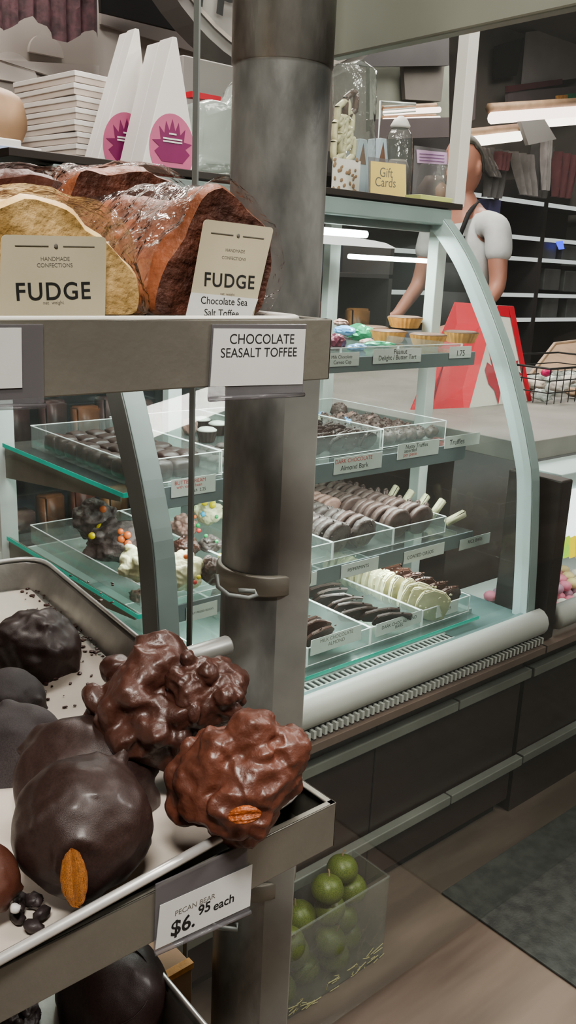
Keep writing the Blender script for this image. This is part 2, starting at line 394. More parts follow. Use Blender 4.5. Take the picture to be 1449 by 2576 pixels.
# ---- ceramic tray on the upper shelf
def pan(name, P, z0, zt, rimr, m_in, m_rim, label, cat, depthin=.018, rimout=.004, rr=.03):
    t = thing(name, label, cat, ((P[0][0]+P[2][0])/2, (P[0][1]+P[2][1])/2, z0))
    ring = lambda d, z, r=rr: [(x, y, z) for x, y in rquad(inset(P, d), max(.006, r), 6)]
    MB().loft([ring(-.0, zt-.002), ring(.003, zt-.004), ring(depthin, z0+.001), ring(depthin, z0+.003), ring(.007, zt-.002)], cap0=False, cap1=False).build('body', m_in, t, True)
    MB().poly(ring(depthin-.001, z0+.0025)).build('bottom', m_in, t)
    b = MB(); pts = ring(0, zt)
    n = len(pts); c = Vector((sum(p[0] for p in pts)/n, sum(p[1] for p in pts)/n, zt)); rings = []
    for k in range(8):
        a = 2*PI*k/8; rings.append([tuple(Vector(p)+(Vector(p)-c).normalized()*math.cos(a)*rimr+Vector((0, 0, math.sin(a)*rimr*.9))) for p in pts])
    rings.append(rings[0]); b.loft(rings, False, False); bmesh.ops.remove_doubles(b.b, verts=b.b.verts, dist=1e-5)
    b.build('rolled_rim', m_rim, t, True)
    return t
pan('serving_tray', [(.455, .503), (.455, .80), (-.35, .80), (-.35, .503)], 1.1245, 1.1640, .0030, M['ceramic'], M['ceramic'], 'white melamine tray under the fudge on the upper rack shelf', 'tray', rr=.03)
PANP = [(.4520, .4650), (.524, 1.140), (.06, 1.19), (-.05, .425)]
pan('sheet_pan', PANP, .745, .783, .0042, M['alu'], M['rim_white'], 'worn aluminium sheet pan with white rolled rim holding chocolate clusters', 'tray', depthin=.022, rr=.045)
par = MB(); PP = [tuple(v) for v in inset(PANP, .030)]
par.loft([[(x, y, .7485) for x, y in rquad(PP, .01, 2)], [(x, y, .7492) for x, y in rquad(PP, .01, 2)]])
tag(par.build('parchment_sheet', M['parch']), 'crumb-strewn beige parchment lining the sheet pan', 'parchment')
# crumbs (uncountable)
b = MB()
for i in range(260):
    px, py = (rnd(90, 290), rnd(1440, 1800)) if i % 3 else (rnd(0, 260), rnd(1480, 1900))
    if i % 2: t = rnd(0, 1); px = 70+t*340+rnd(-22, 10); py = 1465+t*330+rnd(-16, 16)
    p = at(px, py, z=.7505); s = rnd(.0010, .0034)
    b.ball(p, (s*rnd(.6, 1.8), s*rnd(.6, 1.3), s*.5), Euler((0, 0, rnd(0, 3))), 1)
tag(b.build('chocolate_crumbs', M['milk2']), 'dark chocolate crumbs and shavings scattered on the parchment', 'crumbs', kind='stuff')
# third pan low down
pan('baking_tray', [(.4440, .480), (.4560, .93), (.0, .93), (-.1, .480)], .382, .418, .0042, M['alu'], M['rim_white'], 'lower baking tray with pale rim on the bottom shelf', 'tray', depthin=.02, rr=.02)

# ================================================================== CHOCOLATES ON THE PANS
def turtle(seed, dome=1., tex=0, ridges=()):
    """smooth dome poured over lumps, flat bottom, radius 1"""
    b = MB(); b.ball((0, 0, .30), (1, .97, .60*dome), None, 4, .10, 1.4, seed)
    random.seed(seed)
    for i in range(9):
        a = rnd(0, 6.3); r = rnd(.72, .95); b.ball((r*math.cos(a), r*math.sin(a), rnd(.08, .28)), (rnd(.16, .3), rnd(.14, .24), rnd(.12, .2)), rrot(), 2)
    for i in range(tex):
        a = rnd(0, 6.3); r = rnd(.1, .8); b.ball((r*math.cos(a), r*math.sin(a), .3+.5*dome*math.sqrt(max(0, 1-r*r))), (rnd(.15, .32), rnd(.1, .16), rnd(.08, .14)), Euler((rnd(-.4, .4), rnd(-.4, .4), rnd(0, 6))), 2)
    for P, rr in ridges:
        for p, q in zip(P, P[1:]):
            for k in range(6):
                s = p.lerp(q, k/6); d = Vector((s.x, s.y/.97, (s.z-.3)/(.6*dome))).normalized(); b.ball((d.x*.985, d.y*.955, .3+d.z*.59*dome), rr*rnd(.85, 1.1), None, 1)
    for v in b.b.verts:
        if v.co.z < 0: v.co.z *= .1
    me = remeshed('turtle', b, .05, 8, .5)
    return me
def rocky(seed, n=55, L=.24, W=.12, core=.72, squash=.85, smo=6, lobes=()):
    """almond cluster, radius about 1"""
    random.seed(seed); b = MB(); b.ball((0, 0, .0), (core, core, core*squash), None, 3, .35, 1.6, seed)
    for la, lb, lr in lobes: b.ball((la*.76+.12, -la*.65-.1, lb), (lr, lr*.9, lr*.9), None, 3, .3, 2, seed+la)
    for i in range(n):
        v = Vector((rnd(-1, 1), rnd(-1, 1), rnd(-.75, 1)));
        while v.length > 1 or v.length < .1: v = Vector((rnd(-1, 1), rnd(-1, 1), rnd(-.75, 1)))
        v.normalize(); k = core*rnd(.86, 1.04)*(1 if v.z > -.35 else .86)
        q = v.to_track_quat('Z', 'Y').to_euler(); q2 = (q.to_matrix() @ Euler((rnd(-1.1, 1.1)+PI/2*(random.random() < .6), rnd(-.6, .6), rnd(0, 6))).to_matrix()).to_euler()
        b.ball((v.x*k, v.y*k, v.z*k*squash), (W*rnd(.7, 1.25), W*rnd(.7, 1.1), L*rnd(.6, 1.15)), q2, 2)
    me = remeshed('cluster', b, .034, smo, .5)
    ns = [v.normal.copy() for v in me.vertices]
    for v, nn in zip(me.vertices, ns):                          # poured-over ridges
        p = v.co; k = .5-abs(noise.noise(Vector((p.x*2.2, p.y*2.2, p.z*4.5))+Vector((seed, 2, seed*.5))))*2
        k2 = .5-abs(noise.noise(Vector((p.x*7+p.z*3, p.y*7, p.z*5-p.x*3))+Vector((seed, 9, seed))))*2
        v.co += nn*(.045*k+.016*k2)
    return me
def wavy(me, amp, f, seed):
    ns = [v.normal.copy() for v in me.vertices]
    for v, nn in zip(me.vertices, ns):
        v.co += nn*amp*(noise.noise(v.co*f+Vector((seed, 0, seed)))+.5*noise.noise(v.co*f*2.2+Vector((0, seed, 3))))
    return me
def food(name, mname, me, c, sc, rot, label, cat, group=None):
    """thing: Empty at the base + the chocolate as its body"""
    t = thing(name, label, cat, c, group); t.rotation_euler = rot; t.scale = (sc, sc, sc) if isinstance(sc, (int, float)) else sc
    me.materials.clear(); me.materials.append(M[mname])
    o = bpy.data.objects.new('chocolate_body', me); col.objects.link(o); o.parent = t
    return t
def pecan_mesh(seed=0):
    b = MB(); b.ball((0, 0, 0), (.5, .30, 1.), None, 4, .08, 3, seed)
    for v in b.b.verts:
        g = abs(v.co.x)                                    # central groove, lengthwise lobes and cross wrinkles
        if v.co.y < 0: v.co.y += .20*math.exp(-(g/.10)**2)+.05*math.cos(g*38)
        v.co.y += .03*math.sin(v.co.z*15+4*noise.noise(v.co*4)); v.co.x *= 1-.25*max(0, v.co.z)**2
        v.co.x += .03*noise.noise(v.co*5)
    return b.mesh('pecan', True)
def toward(p, roll=0.):
    """rotation matrix whose -Y looks at the camera from p and Z is screen-up, turned by roll"""
    f = (CAM-p).normalized(); z = Vector((0, 0, 1)); x = (-f).cross(z).normalized(); z = x.cross(-f).normalized()
    m = Matrix((x, -f, z)).transposed()
    return m @ Matrix.Rotation(roll, 3, 'Y')
def pecan(parent, px, py, w, L, roll, mt, wd=1.):
    p = deep(px, py, w); m = Matrix.Translation(p) @ toward(p, roll).to_4x4() @ Matrix.Diagonal((L*wd, L, L, 1))
    me = pecan_mesh(px); inv = (Matrix.Translation(parent.location) @ parent.rotation_euler.to_matrix().to_4x4() @ Matrix.Diagonal((*parent.scale, 1))).inverted()
    me.transform(inv @ m); me.materials.append(M[mt]); o = bpy.data.objects.new('pecan', me); col.objects.link(o); o.parent = parent; return o
def leanto(p, tilt, spin=0.):
    """tilt a piece by `tilt` towards the camera"""
    a = math.atan2(CAM.y-p.y, CAM.x-p.x)
    return (Matrix.Rotation(a, 3, 'Z') @ Matrix.Rotation(tilt, 3, 'Y') @ Matrix.Rotation(spin, 3, 'Z')).to_euler()
def base_to(px, py, w, r, tilt, h=.4):
    """location of the flat base of a dome whose visual centre is at that pixel"""
    c = deep(px, py, w); a = math.atan2(CAM.y-c.y, CAM.x-c.x)
    n = Matrix.Rotation(a, 3, 'Z') @ Matrix.Rotation(tilt, 3, 'Y') @ Vector((0, 0, 1))
    return c-n*r*h
def dome(px, py, w, rpx, tilt, mname, seed, label, cat, name='pecan_turtle', d=1., tex=0, amp=.02, spin=0, sy=1., ridges=()):
    r = rpx/FPX*w; p = base_to(px, py, w, r, tilt)
    iv = (Matrix.Translation(p) @ leanto(p, tilt, spin).to_matrix().to_4x4() @ Matrix.Diagonal((r, r*sy, r, 1))).inverted()
    rg = [([iv @ deep(a, b_, w-r*.8) for a, b_ in P], rr) for P, rr in ridges]
    me = wavy(turtle(seed, d, tex, rg), amp, 2.5, seed)
    return food(name, mname, me, p, (r, r*sy, r), leanto(p, tilt, spin), label, cat)
dome(215, 1965, .735, 178, .85, 'dark', 5, 'dark chocolate turtle mostly hidden behind the pecan-topped one', 'chocolate', amp=.03, d=1.1)
A = dome(212, 2075, .632, 176, 1.0, 'dark', 11, 'large smooth dark chocolate turtle with an upright pecan half on its face', 'chocolate', d=1.35, amp=.035, ridges=(([(132, 2200), (138, 2155), (160, 2128), (195, 2115), (232, 2122), (248, 2150)], .085), ([(45, 2085), (62, 2035), (98, 1990), (150, 1955)], .07), ([(215, 1945), (260, 1935), (310, 1952)], .05)))
pecan(A, 186, 2208, .583, .0185, -.06, 'pecan', .95)
dome(35, 1925, .80, 165, .8, 'darker', 9, 'flat dull dark chocolate disc at the left edge of the pan behind the turtles', 'chocolate', d=.8, amp=.02)
dome(18, 1772, .90, 98, .75, 'darker', 14, 'matt grey-brown chocolate at the left edge between the lumpy oval and the disc', 'chocolate', d=1.2, tex=3)
dome(85, 1630, 1.0, 122, .35, 'dark', 21, 'lumpy oval dark chocolate alone at the back of the sheet pan', 'chocolate', d=1.35, tex=3, sy=1., amp=.07)
def rock(px, py, w, rpx, mname, seed, label, n=60, scz=1., rot=(0, 0, 0), **k):
    r = rpx/FPX*w; p = deep(px, py, w); me = wavy(rocky(seed, n, **k), .035, 3, seed)
    # Empty at the base
    t = thing('almond_cluster', label, 'chocolate', p-Vector((0, 0, r*.8)))
    for v in me.vertices: v.co = Vector((v.co.x*r, v.co.y*r, v.co.z*r*scz+r*.8))
    me.materials.append(M[mname]); o = bpy.data.objects.new('chocolate_body', me); col.objects.link(o); o.parent = t
    t.rotation_euler = rot
    return t
rock(392, 1775, .775, 200, 'milk2', 31, 'brown nut cluster behind the milk chocolate one, smooth rounded top', 30, 1.05, L=.30, W=.19, core=.74, lobes=((-.6, -.1, .42), (.6, .25, .42), (-.15, .55, .42), (.3, -.6, .4), (-.85, -.35, .16)))
rock(505, 1745, .755, 122, 'milk2', 37, 'brown nut cluster leaning against the post with a nut poking up', 22, 1.1, L=.28, W=.18, core=.82)
G = rock(588, 1962, .672, 196, 'milk', 44, 'milk chocolate almond cluster with a pecan chip at the front right corner of the pan', 62, 1.08, L=.25, W=.14, core=.70, lobes=((-.62, -.22, .40), (.50, .42, .34), (.05, .62, .34), (.0, -.42, .46), (-.35, .2, .42), (.25, .1, .5)))
pecan(G, 616, 2050, .606, .0115, 1.45, 'pecan2', 1.1)
dome(-42, 2215, .60, 92, .9, 'milk', 53, 'milk chocolate piece cut off by the left edge of the picture beside the turtle', 'chocolate', amp=.02)
# loose nut bits in front of the turtle
random.seed(3)
for i in range(7):
    p = at(rnd(20, 120), rnd(2260, 2340), z=.756); me = MB().ball((0, 0, 0), (.007, .005, .0045), None, 2, .5, 2, i).mesh('bit', True); me.materials.append(M['darker'])
    put(me, 'chocolate_bit', 'small dark chocolate bit in the near left corner of the sheet pan', 'chocolate', 'loose chocolate bits', p, (rnd(0, 3), 0, rnd(0, 3)))
p = deep(38, 2285, .60); me = MB().ball((0, 0, 0), .0038, None, 2, .3, 2, 1).mesh('bit', True); me.materials.append(M['boxwhite'])
put(me, 'white_candy', 'tiny white candy nib beside the dark turtle', 'candy', None, p)
# lower tray chocolates
J = dome(285, 2500, .985, 150, .5, 'dark', 61, 'large round dark chocolate with a ring mark on the lower baking tray', 'chocolate', d=1.2, amp=.015, name='dark_chocolate_round')
rj = 1.; ring = [(0.62*math.cos(a), .62*math.sin(a), .86+.02*math.sin(3*a)) for a in [2*PI*k/40 for k in range(30)]]
b = MB().tube(ring, .012, 6); me = b.mesh('ring_mark', True); me.materials.append(M['dark']); o = bpy.data.objects.new('ring_mark', me); col.objects.link(o); o.parent = J
t = rock(35, 2560, .96, 85, 'darker', 63, 'small dark nut cluster at the lower left corner on the baking tray', 30)
dome(110, 2735, .93, 150, .4, 'darker', 66, 'dark chocolate round at the bottom edge in front of the ringed one', 'chocolate', name='dark_chocolate_round')

# ================================================================== FUDGE SLICES
def fudge(name, outline, y0, y1, mface, mside, seed, label, taper=.93, wrap=True, zfloor=None):
    pts = [at(px, py, y=y0) for px, py in outline]
    # densify
    P = []
    for i, p in enumerate(pts):
        q = pts[(i+1) % len(pts)]; k = max(1, int((q-p).length/.006))
        P += [p.lerp(q, j/k) for j in range(k)]
    for _ in range(2): P = [(P[i-1]+P[i]*2+P[(i+1) % len(P)])/4 for i in range(len(P))]
    c = sum(P, Vector())/len(P); zb = min(p.z for p in P) if zfloor is None else zfloor
    for p in P: p.z = max(p.z, zb)
    cx = c.x
    def ringat(t, grow=0.):
        s = 1-(1-taper)*t; out = []
        for p in P:
            q = Vector((cx+(p.x-cx)*s, y0+(y1-y0)*t, zb+(p.z-zb)*s))
            if grow: d = Vector((q.x-cx, 0, q.z-(zb+.04))).normalized(); q += d*grow; q.z = max(q.z, zb)
            out.append(q)
        return out
    t = thing(name, label, 'fudge', (cx, (y0+y1)/2, zb))
    b = MB(); rs = []
    n = 26
    for i in range(n+1):
        g = ringat(i/n)
        for p in g:
            k = noise.noise(p*26+Vector((seed, 0, 0)))*.0075+noise.noise(p*75+Vector((0, seed, 0)))*.0028
            d = Vector((p.x-cx, 0, p.z-(zb+.04))).normalized(); ed = min(1, i/2.)
            p += d*k; p.z = max(p.z, zb+.0)
            if i == 0: p += -d*.004+Vector((0, 0, 0))
        rs.append(g)
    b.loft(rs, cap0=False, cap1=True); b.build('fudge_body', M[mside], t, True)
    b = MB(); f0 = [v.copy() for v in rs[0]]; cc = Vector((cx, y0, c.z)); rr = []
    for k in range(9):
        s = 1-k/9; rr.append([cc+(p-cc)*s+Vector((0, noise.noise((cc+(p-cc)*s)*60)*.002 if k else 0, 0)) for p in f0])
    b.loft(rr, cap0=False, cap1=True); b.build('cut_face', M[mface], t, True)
    if wrap:
        b = MB(); rs = []
        for i in range(n+1):
            g = ringat(i/n, .006)
            for p in g:
                d = Vector((p.x-cx, 0, p.z-(zb+.04))).normalized(); k = noise.noise(p*22+Vector((seed+7, 0, 0)))*.007+noise.noise(p*55+Vector((0, seed+4, 0)))*.004
                p += d*k; p.y -= .004*(1-i/n)
                p.z = max(p.z, zb+.0005)
            rs.append(g)
        b.loft(rs, cap0=False, cap1=False); b.build('plastic_wrap', M['wrap'], t, True)
    return t
fb = fudge('fudge_slice', [(0, 792), (200, 430), (250, 420), (400, 425), (470, 470), (500, 800)], .72, .93, 'fudgeface', 'fudge', 6, 'milk chocolate fudge slice at the back of the shelf, behind the vanilla one', zfloor=1.13)
fd = fudge('fudge_slice', [(-260, 800), (-240, 560), (-160, 460), (-60, 425), (60, 428), (150, 450), (200, 500), (260, 800)], .74, .92, 'fudge_dark', 'fudge_dark', 8, 'dark fudge slice under cling film at the far left behind the vanilla slice', zfloor=1.13)
fm = fudge('fudge_slice', [(368, 792), (374, 730), (395, 660), (430, 605), (478, 530), (520, 480), (560, 462), (600, 478), (640, 528), (686, 592), (694, 650), (688, 730), (660, 792)], .535, .72, 'fudgeface', 'fudge', 2, 'milk chocolate fudge slice in crinkled film with tilted cream FUDGE sticker', zfloor=1.13)
fy = fudge('fudge_slice', [(-180, 792), (-180, 640), (-120, 555), (-40, 512), (60, 503), (150, 505), (215, 530), (290, 592), (338, 670), (358, 740), (362, 792)], .530, .66, 'fudge_yface', 'fudge_y', 4, 'pale vanilla fudge slice with cream FUDGE sticker at left', zfloor=1.13)
def sticker(parent, quad, y, extra=None, fs=1., fk=.66):
    P = [at(px, py, y=y) for px, py in quad]               # tl, tr, br, bl
    t = bpy.data.objects.new('sticker', None)
    b = MB(); tl, tr, br, bl = P
    pts = rquad([(p.x, p.z) for p in (tl, tr, br, bl)], .0035, 4)
    yy = y-.001
    b.prism([(x, yy, z) for x, z in pts], (0, .0006, 0)); st = b.build('sticker', M['cream'], parent, world=True)
    ux = (tr-tl).normalized(); uz = (tl-bl).normalized(); W = (tr-tl).length; c = (tl+tr)/2
    uz2 = (uz-ux*uz.dot(ux)*.0).normalized()
    H = (tl-bl).length
    def T(txt, k, size, mt='ink', bold=0., sp=1.):
        o = letter(txt, size, basis(c-uz*H*k+Vector((0, -.00107, 0)), ux, uz2), M[mt], parent, bold=bold, spacing=sp); return o
    T('FUDGE', fk, W*.215*fs, 'ink', .00022, 1.12)
    T('HANDMADE', .27, W*.050, 'ink_grey'); T('CONFECTIONS', .345, W*.050, 'ink_grey')
    T('net  weight', fk+.125, W*.045, 'ink_grey')
    b = MB(); ln = lambda u0, u1, v: b.prism([c+ux*u0*W-uz*v*H+Vector((0, -.0014, 0)), c+ux*u1*W-uz*v*H+Vector((0, -.0014, 0)), c+ux*u1*W-uz*(v+.008)*H+Vector((0, -.0014, 0)), c+ux*u0*W-uz*(v+.008)*H+Vector((0, -.0014, 0))], (0, .0003, 0))
    ln(-.38, -.07, .115); ln(.07, .38, .115); b.ball(c-uz*.118*H+Vector((0, -.0014, 0)), (.0014, .0004, .0014), None, 2)
    b.build('sticker_mark', M['ink_grey'], parent)
    if extra:
        q = [at(px, py, y=y-.0015) for px, py in extra]
        MB().prism([p+Vector((0, -.0008, 0)) for p in q], (0, .0006, 0)).build('flavour_label', M['paper'], parent)
        cc = (q[0]+q[1])/2; h = (q[0]-q[3])
        for i, s in enumerate(('Chocolate Sea', 'Salt Toffee')):
            letter(s, W*.115, basis(cc-h*(.25+.5*i)+Vector((0, -.00088, 0)), ux, uz2), M['ink'], parent)
sticker(fm, [(512, 551), (687, 573), (632, 812), (466, 812)], .5275, [(480, 735), (648, 752), (632, 796), (466, 796)], fk=.575)
sticker(fy, [(2, 590), (266, 596), (262, 812), (-4, 812)], .522)
bpy.data.objects.remove(bpy.data.objects['sticker']) if bpy.data.objects.get('sticker') and bpy.data.objects['sticker'].type == 'EMPTY' else None

# ================================================================== PRICE TAGS ON THE RACK
def rack_tag(name, label, quad_card, quad_holder, y, lines):
    t = None; P = [at(px, py, y=y) for px, py in quad_holder]
    c = sum(P, Vector())/4; t = thing(name, label, 'price tag', (c.x, c.y, min(p.z for p in P)))
    MB().prism(P, (0, .0012, 0)).build('clear_holder', M['holder'], t, bevel=.0004)
    Q = [at(px, py, y=y)+Vector((0, -.0006, 0)) for px, py in quad_card]
    MB().prism(Q, (0, .0004, 0)).build('card', M['paper'], t)
    MB().tube([P[3]+Vector((0, -.001, 0)), P[2]+Vector((0, -.001, 0))], .0018, 8).build('holder_lip', M['holder'], t, True)
    tl, tr, br, bl = Q; ux = (tr-tl).normalized(); uz = (tl-bl).normalized(); W = (tr-tl).length; H = (tl-bl).length
    for txt, u, v, sz, mt, bd in lines:
        letter(txt, sz*W, basis(tl+ux*W*u-uz*H*v+Vector((0, -.00007, 0)), ux, Vector((0, 0, 1))), M[mt], t, bold=bd*W)
    return t
rack_tag('price_tag', 'white price tag reading CHOCOLATE SEASALT TOFFEE on the upper shelf rail', [(537, 826), (768, 828), (760, 966), (528, 972)], [(534, 815), (772, 815), (762, 992), (524, 1004)], .4885,
         [('CHOCOLATE', .52, .19, .118, 'ink', .0), ('SEASALT TOFFEE', .5, .43, .112, 'ink', .0)])
rack_tag('price_tag', 'blank white price tag cut off at the left end of the upper rail', [(-180, 826), (53, 824), (55, 975), (-180, 985)], [(-180, 815), (110, 815), (112, 1020), (-180, 1030)], .4885, [])
rack_tag('price_tag', 'white tag with handwritten price $6.95 each on the lower rail', [(402, 2277), (634, 2174), (628, 2278), (390, 2388)], [(392, 2225), (622, 2122), (628, 2292), (388, 2398)], .4485,
         [('PECAN BEAR', .38, .36, .075, 'ink_grey', .0), ('$6.', .27, .72, .21, 'ink', .004), ('95', .49, .56, .14, 'ink', .003), ('each', .71, .63, .13, 'ink', .002)])
# ================================================================== CURVED GLASS DISPLAY CASE
CXL, CXR = .640, 1.575
PROF = [(1.330, 1.332), (1.305, 1.318), (1.262, 1.278), (1.218, 1.228), (1.160, 1.142), (1.100, 1.040), (1.050, .930), (1.022, .855), (1.005, .795), (.990, .660), (.982, .56), (.978, .500)]
def smooth_prof(P, k=3):
    out = []
    for i in range(len(P)-1):
        p0, p1, p2, p3 = (Vector(P[max(i-1, 0)]), Vector(P[i]), Vector(P[i+1]), Vector(P[min(i+2, len(P)-1)]))
        for j in range(k):
            t = j/k; out.append(tuple(.5*((2*p1)+(p2-p0)*t+(2*p0-5*p1+4*p2-p3)*t*t+(3*p1-p0-3*p2+p3)*t**3)))
    out.append(P[-1]); return out
PR = smooth_prof(PROF)
case = thing('display_case', 'refrigerated display case with curved glass front and grey-green frame on a dark brown base', 'display case', ((CXL+CXR)/2, 1.3, 0))
def offs(P, d):
    out = []
    for i, p in enumerate(P):
        a = Vector(P[max(i-1, 0)]); b = Vector(P[min(i+1, len(P)-1)]); t = (b-a).normalized(); out.append((p[0]+(-t.y)*d*-1*-1, p[1]+t.x*d*-1*-1))
    return out
def frame(x0, x1, mt, d0, d1, name):
    A = offs(PR, d0); B = offs(PR, d1); b = MB()
    rings = []
    for a, c in zip(A, B): rings.append([(x0, a[0], a[1]), (x1, a[0], a[1]), (x1, c[0], c[1]), (x0, c[0], c[1])])
    b.loft(rings); return b.build(name, mt, case, bevel=.0012)
inn = 1 if offs(PR, 1)[10][0] > PR[10][0] else -1
frame(CXL-.008, CXL+.026, M['case_frame'], -.006*inn, .036*inn, 'end_frame')
frame(CXR-.026, CXR, M['case_frame'], -.006*inn, .030*inn, 'end_frame')
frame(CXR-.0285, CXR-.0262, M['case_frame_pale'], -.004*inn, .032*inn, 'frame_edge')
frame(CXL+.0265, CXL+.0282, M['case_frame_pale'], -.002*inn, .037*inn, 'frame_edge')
frame(CXL-.0105, CXL-.0082, M['case_dark'], -.005*inn, .037*inn, 'frame_shaded_side')  # left face of the frame, its shade put into a darker colour
G = offs(PR, .012*inn); x0, x1 = CXL+.024, CXR-.028
MB().sheet([(x0, a, b) for a, b in G], [(x1, a, b) for a, b in G]).build('curved_glass', M['caseglass'], case, True)
# end glasses
for x in (CXL+.012, CXR-.012):
    MB().poly([(x, a, b) for a, b in offs(PR, .026*inn)]+[(x, 1.66, .50), (x, 1.66, 1.33)]).build('end_glass', M['caseglass'], case)
MB().box(CXL, CXR, 1.296, 1.326, 1.305, 1.338).build('top_rail', M['case_frame'], case, bevel=.003)
MB().box(CXL+.02, CXR-.03, 1.327, 1.345, 1.290, 1.312).build('lamp_housing', M['case_dark'], case, bevel=.002)
MB().box(CXL-.07, CXR+.03, 1.292, 1.76, 1.340, 1.352).build('top_board', M['darkedge'], case, bevel=.001)
xe = at(918, 633, y=1.352).x
MB().tube([(CXL+.06, 1.352, 1.276), (xe, 1.352, 1.276)], .0075, 12).build('lamp_tube', M['whiteled'], case, True)
ra, rb = at(878, 645, y=1.60), at(1082, 657, y=1.60); MB().tube([ra, (rb.x, 1.60, ra.z)], .006, 12).build('rear_tube_glow', M['whiteled'], case, True)  # glowing bar standing in for the lamp tube's reflection at the back
sa, sb = at(812, 588, y=1.42), at(1000, 622, y=1.42); sz = at(812, 612, y=1.42).z; n = 16; pl = [(sa.x-.35, 1.42, sz)]+[(sa.x-.35+(sb.x-sa.x+.35)*k/n, 1.42, sz+(sa.z-sz)*math.sqrt(max(0, 1-(k/n)**5))) for k in range(n+1)]
MB().prism(pl, (0, .03, 0)).build('lamp_shade', emis('glowing_shade', (1, .97, .93), .95), case, bevel=.002)
MB().box(CXL+.02, CXR-.02, 1.36, 1.64, 1.318, 1.326).build('inner_ceiling', M['case_white'], case)
# back uprights, slotted
for x in (CXL+.055, 1.092, CXR-.012):
    up = MB().box(x-.018, x+.018, 1.644, 1.668, .50, 1.335).build('upright', M['case_white'], case, bevel=.001)
    if x != 1.092:
        b = MB()
        for k in range(46): z = .53+k*.0172; b.box(x-.004, x+.004, 1.6425, 1.6438, z, z+.009)
        b.build('slots', M['darkedge'], up, world=False); 
MB().box(CXL+.02, CXR-.02, 1.650, 1.656, .50, .62).build('back_panel', M['case_white'], case)
MB().box(CXL+.075, 1.074, 1.669, 1.672, .62, 1.31).build('sliding_door', M['caseglass'], case)
MB().box(1.110, CXR-.035, 1.669, 1.672, .62, 1.31).build('sliding_door', M['caseglass'], case)
# deck
MB().box(CXL+.012, CXR-.012, .990, 1.66, .44, .4995).build('deck', M['teal'], case)
MB().box(CXL+.03, 1.47, 1.06, 1.645, .4996, .512).build('deck_step', M['case_frame'], case)
b = MB(); n = 46; gx0, gx1 = .74, 1.335
for k in range(n):
    x = gx0+(gx1-gx0)*k/n; b.box(x, x+(gx1-gx0)/n*.38, .999, 1.020, .4998, .5025)
b.box(gx0, gx1, .9955, .999, .4998, .5025); b.box(gx0, gx1, 1.020, 1.024, .4998, .5025)
b.build('vent_grille', M['case_white'], case)
MB().box(gx0, gx1, .999, 1.020, .4997, .5004).build('vent_slot', M['black'], case)
MB().box(CXL, CXR, .968, .990, .478, .508).build('front_sill', M['teal'], case, bevel=.002)
MB().box(CXL+.024, CXR-.026, .966, .9675, .506, .515).build('sill_trim', M['case_frame_pale'], case)
# rounded pale bumper
pf = [(.970, .516), (.957, .513), (.946, .503), (.941, .489), (.943, .474), (.950, .463), (.970, .459)]
b = MB(); b.loft([[(x, y, z) for y, z in pf] for x in (CXL-.01, CXR+.012)]); b.build('bumper', M['bumper'], case, True).modifiers.new('b', 'BEVEL').width = .001
b = MB(); n = 74; t0, t1 = CXL, CXR+.01
for k in range(n):
    x = t0+(t1-t0)*k/n; b.box(x, x+(t1-t0)/n*.42, .944, .956, .4435, .457)
b.build('toothed_strip', M['bumper'], case)
MB().box(CXL, CXR, .958, .97, .435, .459).build('toothed_strip_back', M['black'], case)
MB().box(CXL, CXR+.01, .940, .985, .420, .4365).build('ledge', mat('brown_ledge', (.16, .115, .095), .5), case, bevel=.001)
MB().box(CXL, CXR, .985, 1.66, .04, .4345).build('base_cabinet', M['darkwood'], case, bevel=.002)
MB().box(CXL+.01, CXR-.01, 1.01, 1.64, 0, .04).build('plinth', M['black'], case)
for (z0, y) in ((.352, .966), (.135, .962)):
    b = MB().box(CXL-.02, 1.33, y, y+.019, z0, z0+.021).box(1.334, CXR+.01, y, y+.019, z0, z0+.021); b.build('kick_strip', M['trimstrip'], case, bevel=.002)
# base seams
MB().box(1.108, 1.110, .9835, .985, .04, .43).build('panel_seam', M['black'], case)

# ---- shelves of the case
def glass_shelf(z, x0, x1, y0, y1, rail=.030, sl=.022):
    pz = lambda y: z+(y-y0)*0.0
    b = MB().box(x0, x1, y0, y1, z-.007, z); b.build('glass_shelf', M['shelfglass'], case)
    e = MB().box(x0-.0006, x0+.0004, y0, y1, z-.0075, z+.0003); e.box(x0, x0+.05, y0-.0006, y0+.0006, z-.0075, z+.0003); e.build('shelf_edge', M['greenedge'], case)
    if rail: MB().box(x0+.055, x1, y0-.004, y0-.0006, z-rail, z+.001).build('price_rail', M['rail'], case, bevel=.001)
    for xx in (x0+.012, x1-.016):
        MB().prism([(xx, y0+.03, z-.008), (xx, y1+.02, z-.008), (xx, y1+.02, z-.075), (xx, y0+.03, z-.022)], (.003, 0, 0)).build('shelf_bracket', M['steel'], case)
ZA, ZB, ZC, ZD = 1.052, .850, .660, .520
glass_shelf(ZA, .680, 1.475, 1.125, 1.62, .026)
glass_shelf(ZB, .680, 1.530, 1.168, 1.625, .036)
glass_shelf(ZC, .680, 1.530, 1.125, 1.625, .030)
MB().box(.70, 1.43, 1.012, 1.60, ZD-.0065, ZD).build('deck_glass', M['shelfglass'], case)
MB().box(.70, 1.43, 1.0108, 1.0122, ZD-.0065, ZD+.0003).build('deck_glass_edge', M['greenedge'], case)
# white pole standing at the right end of the case, up to the ceiling
pt = at(1145, 515, y=1.365)
tag(MB().box(pt.x-.018, pt.x+.018, 1.352, 1.382, 1.3525, 3.2).build('white_post', M['boxwhite'], None, bevel=.002), 'white square post rising behind the person beside the right end of the case top', 'post')
tag(MB().box(CXR+.004, CXR+.035, 1.33, 1.36, 0, 1.3385).build('support_leg', M['case_white'], None, bevel=.002), 'white upright standing against the right end of the display case', 'post')

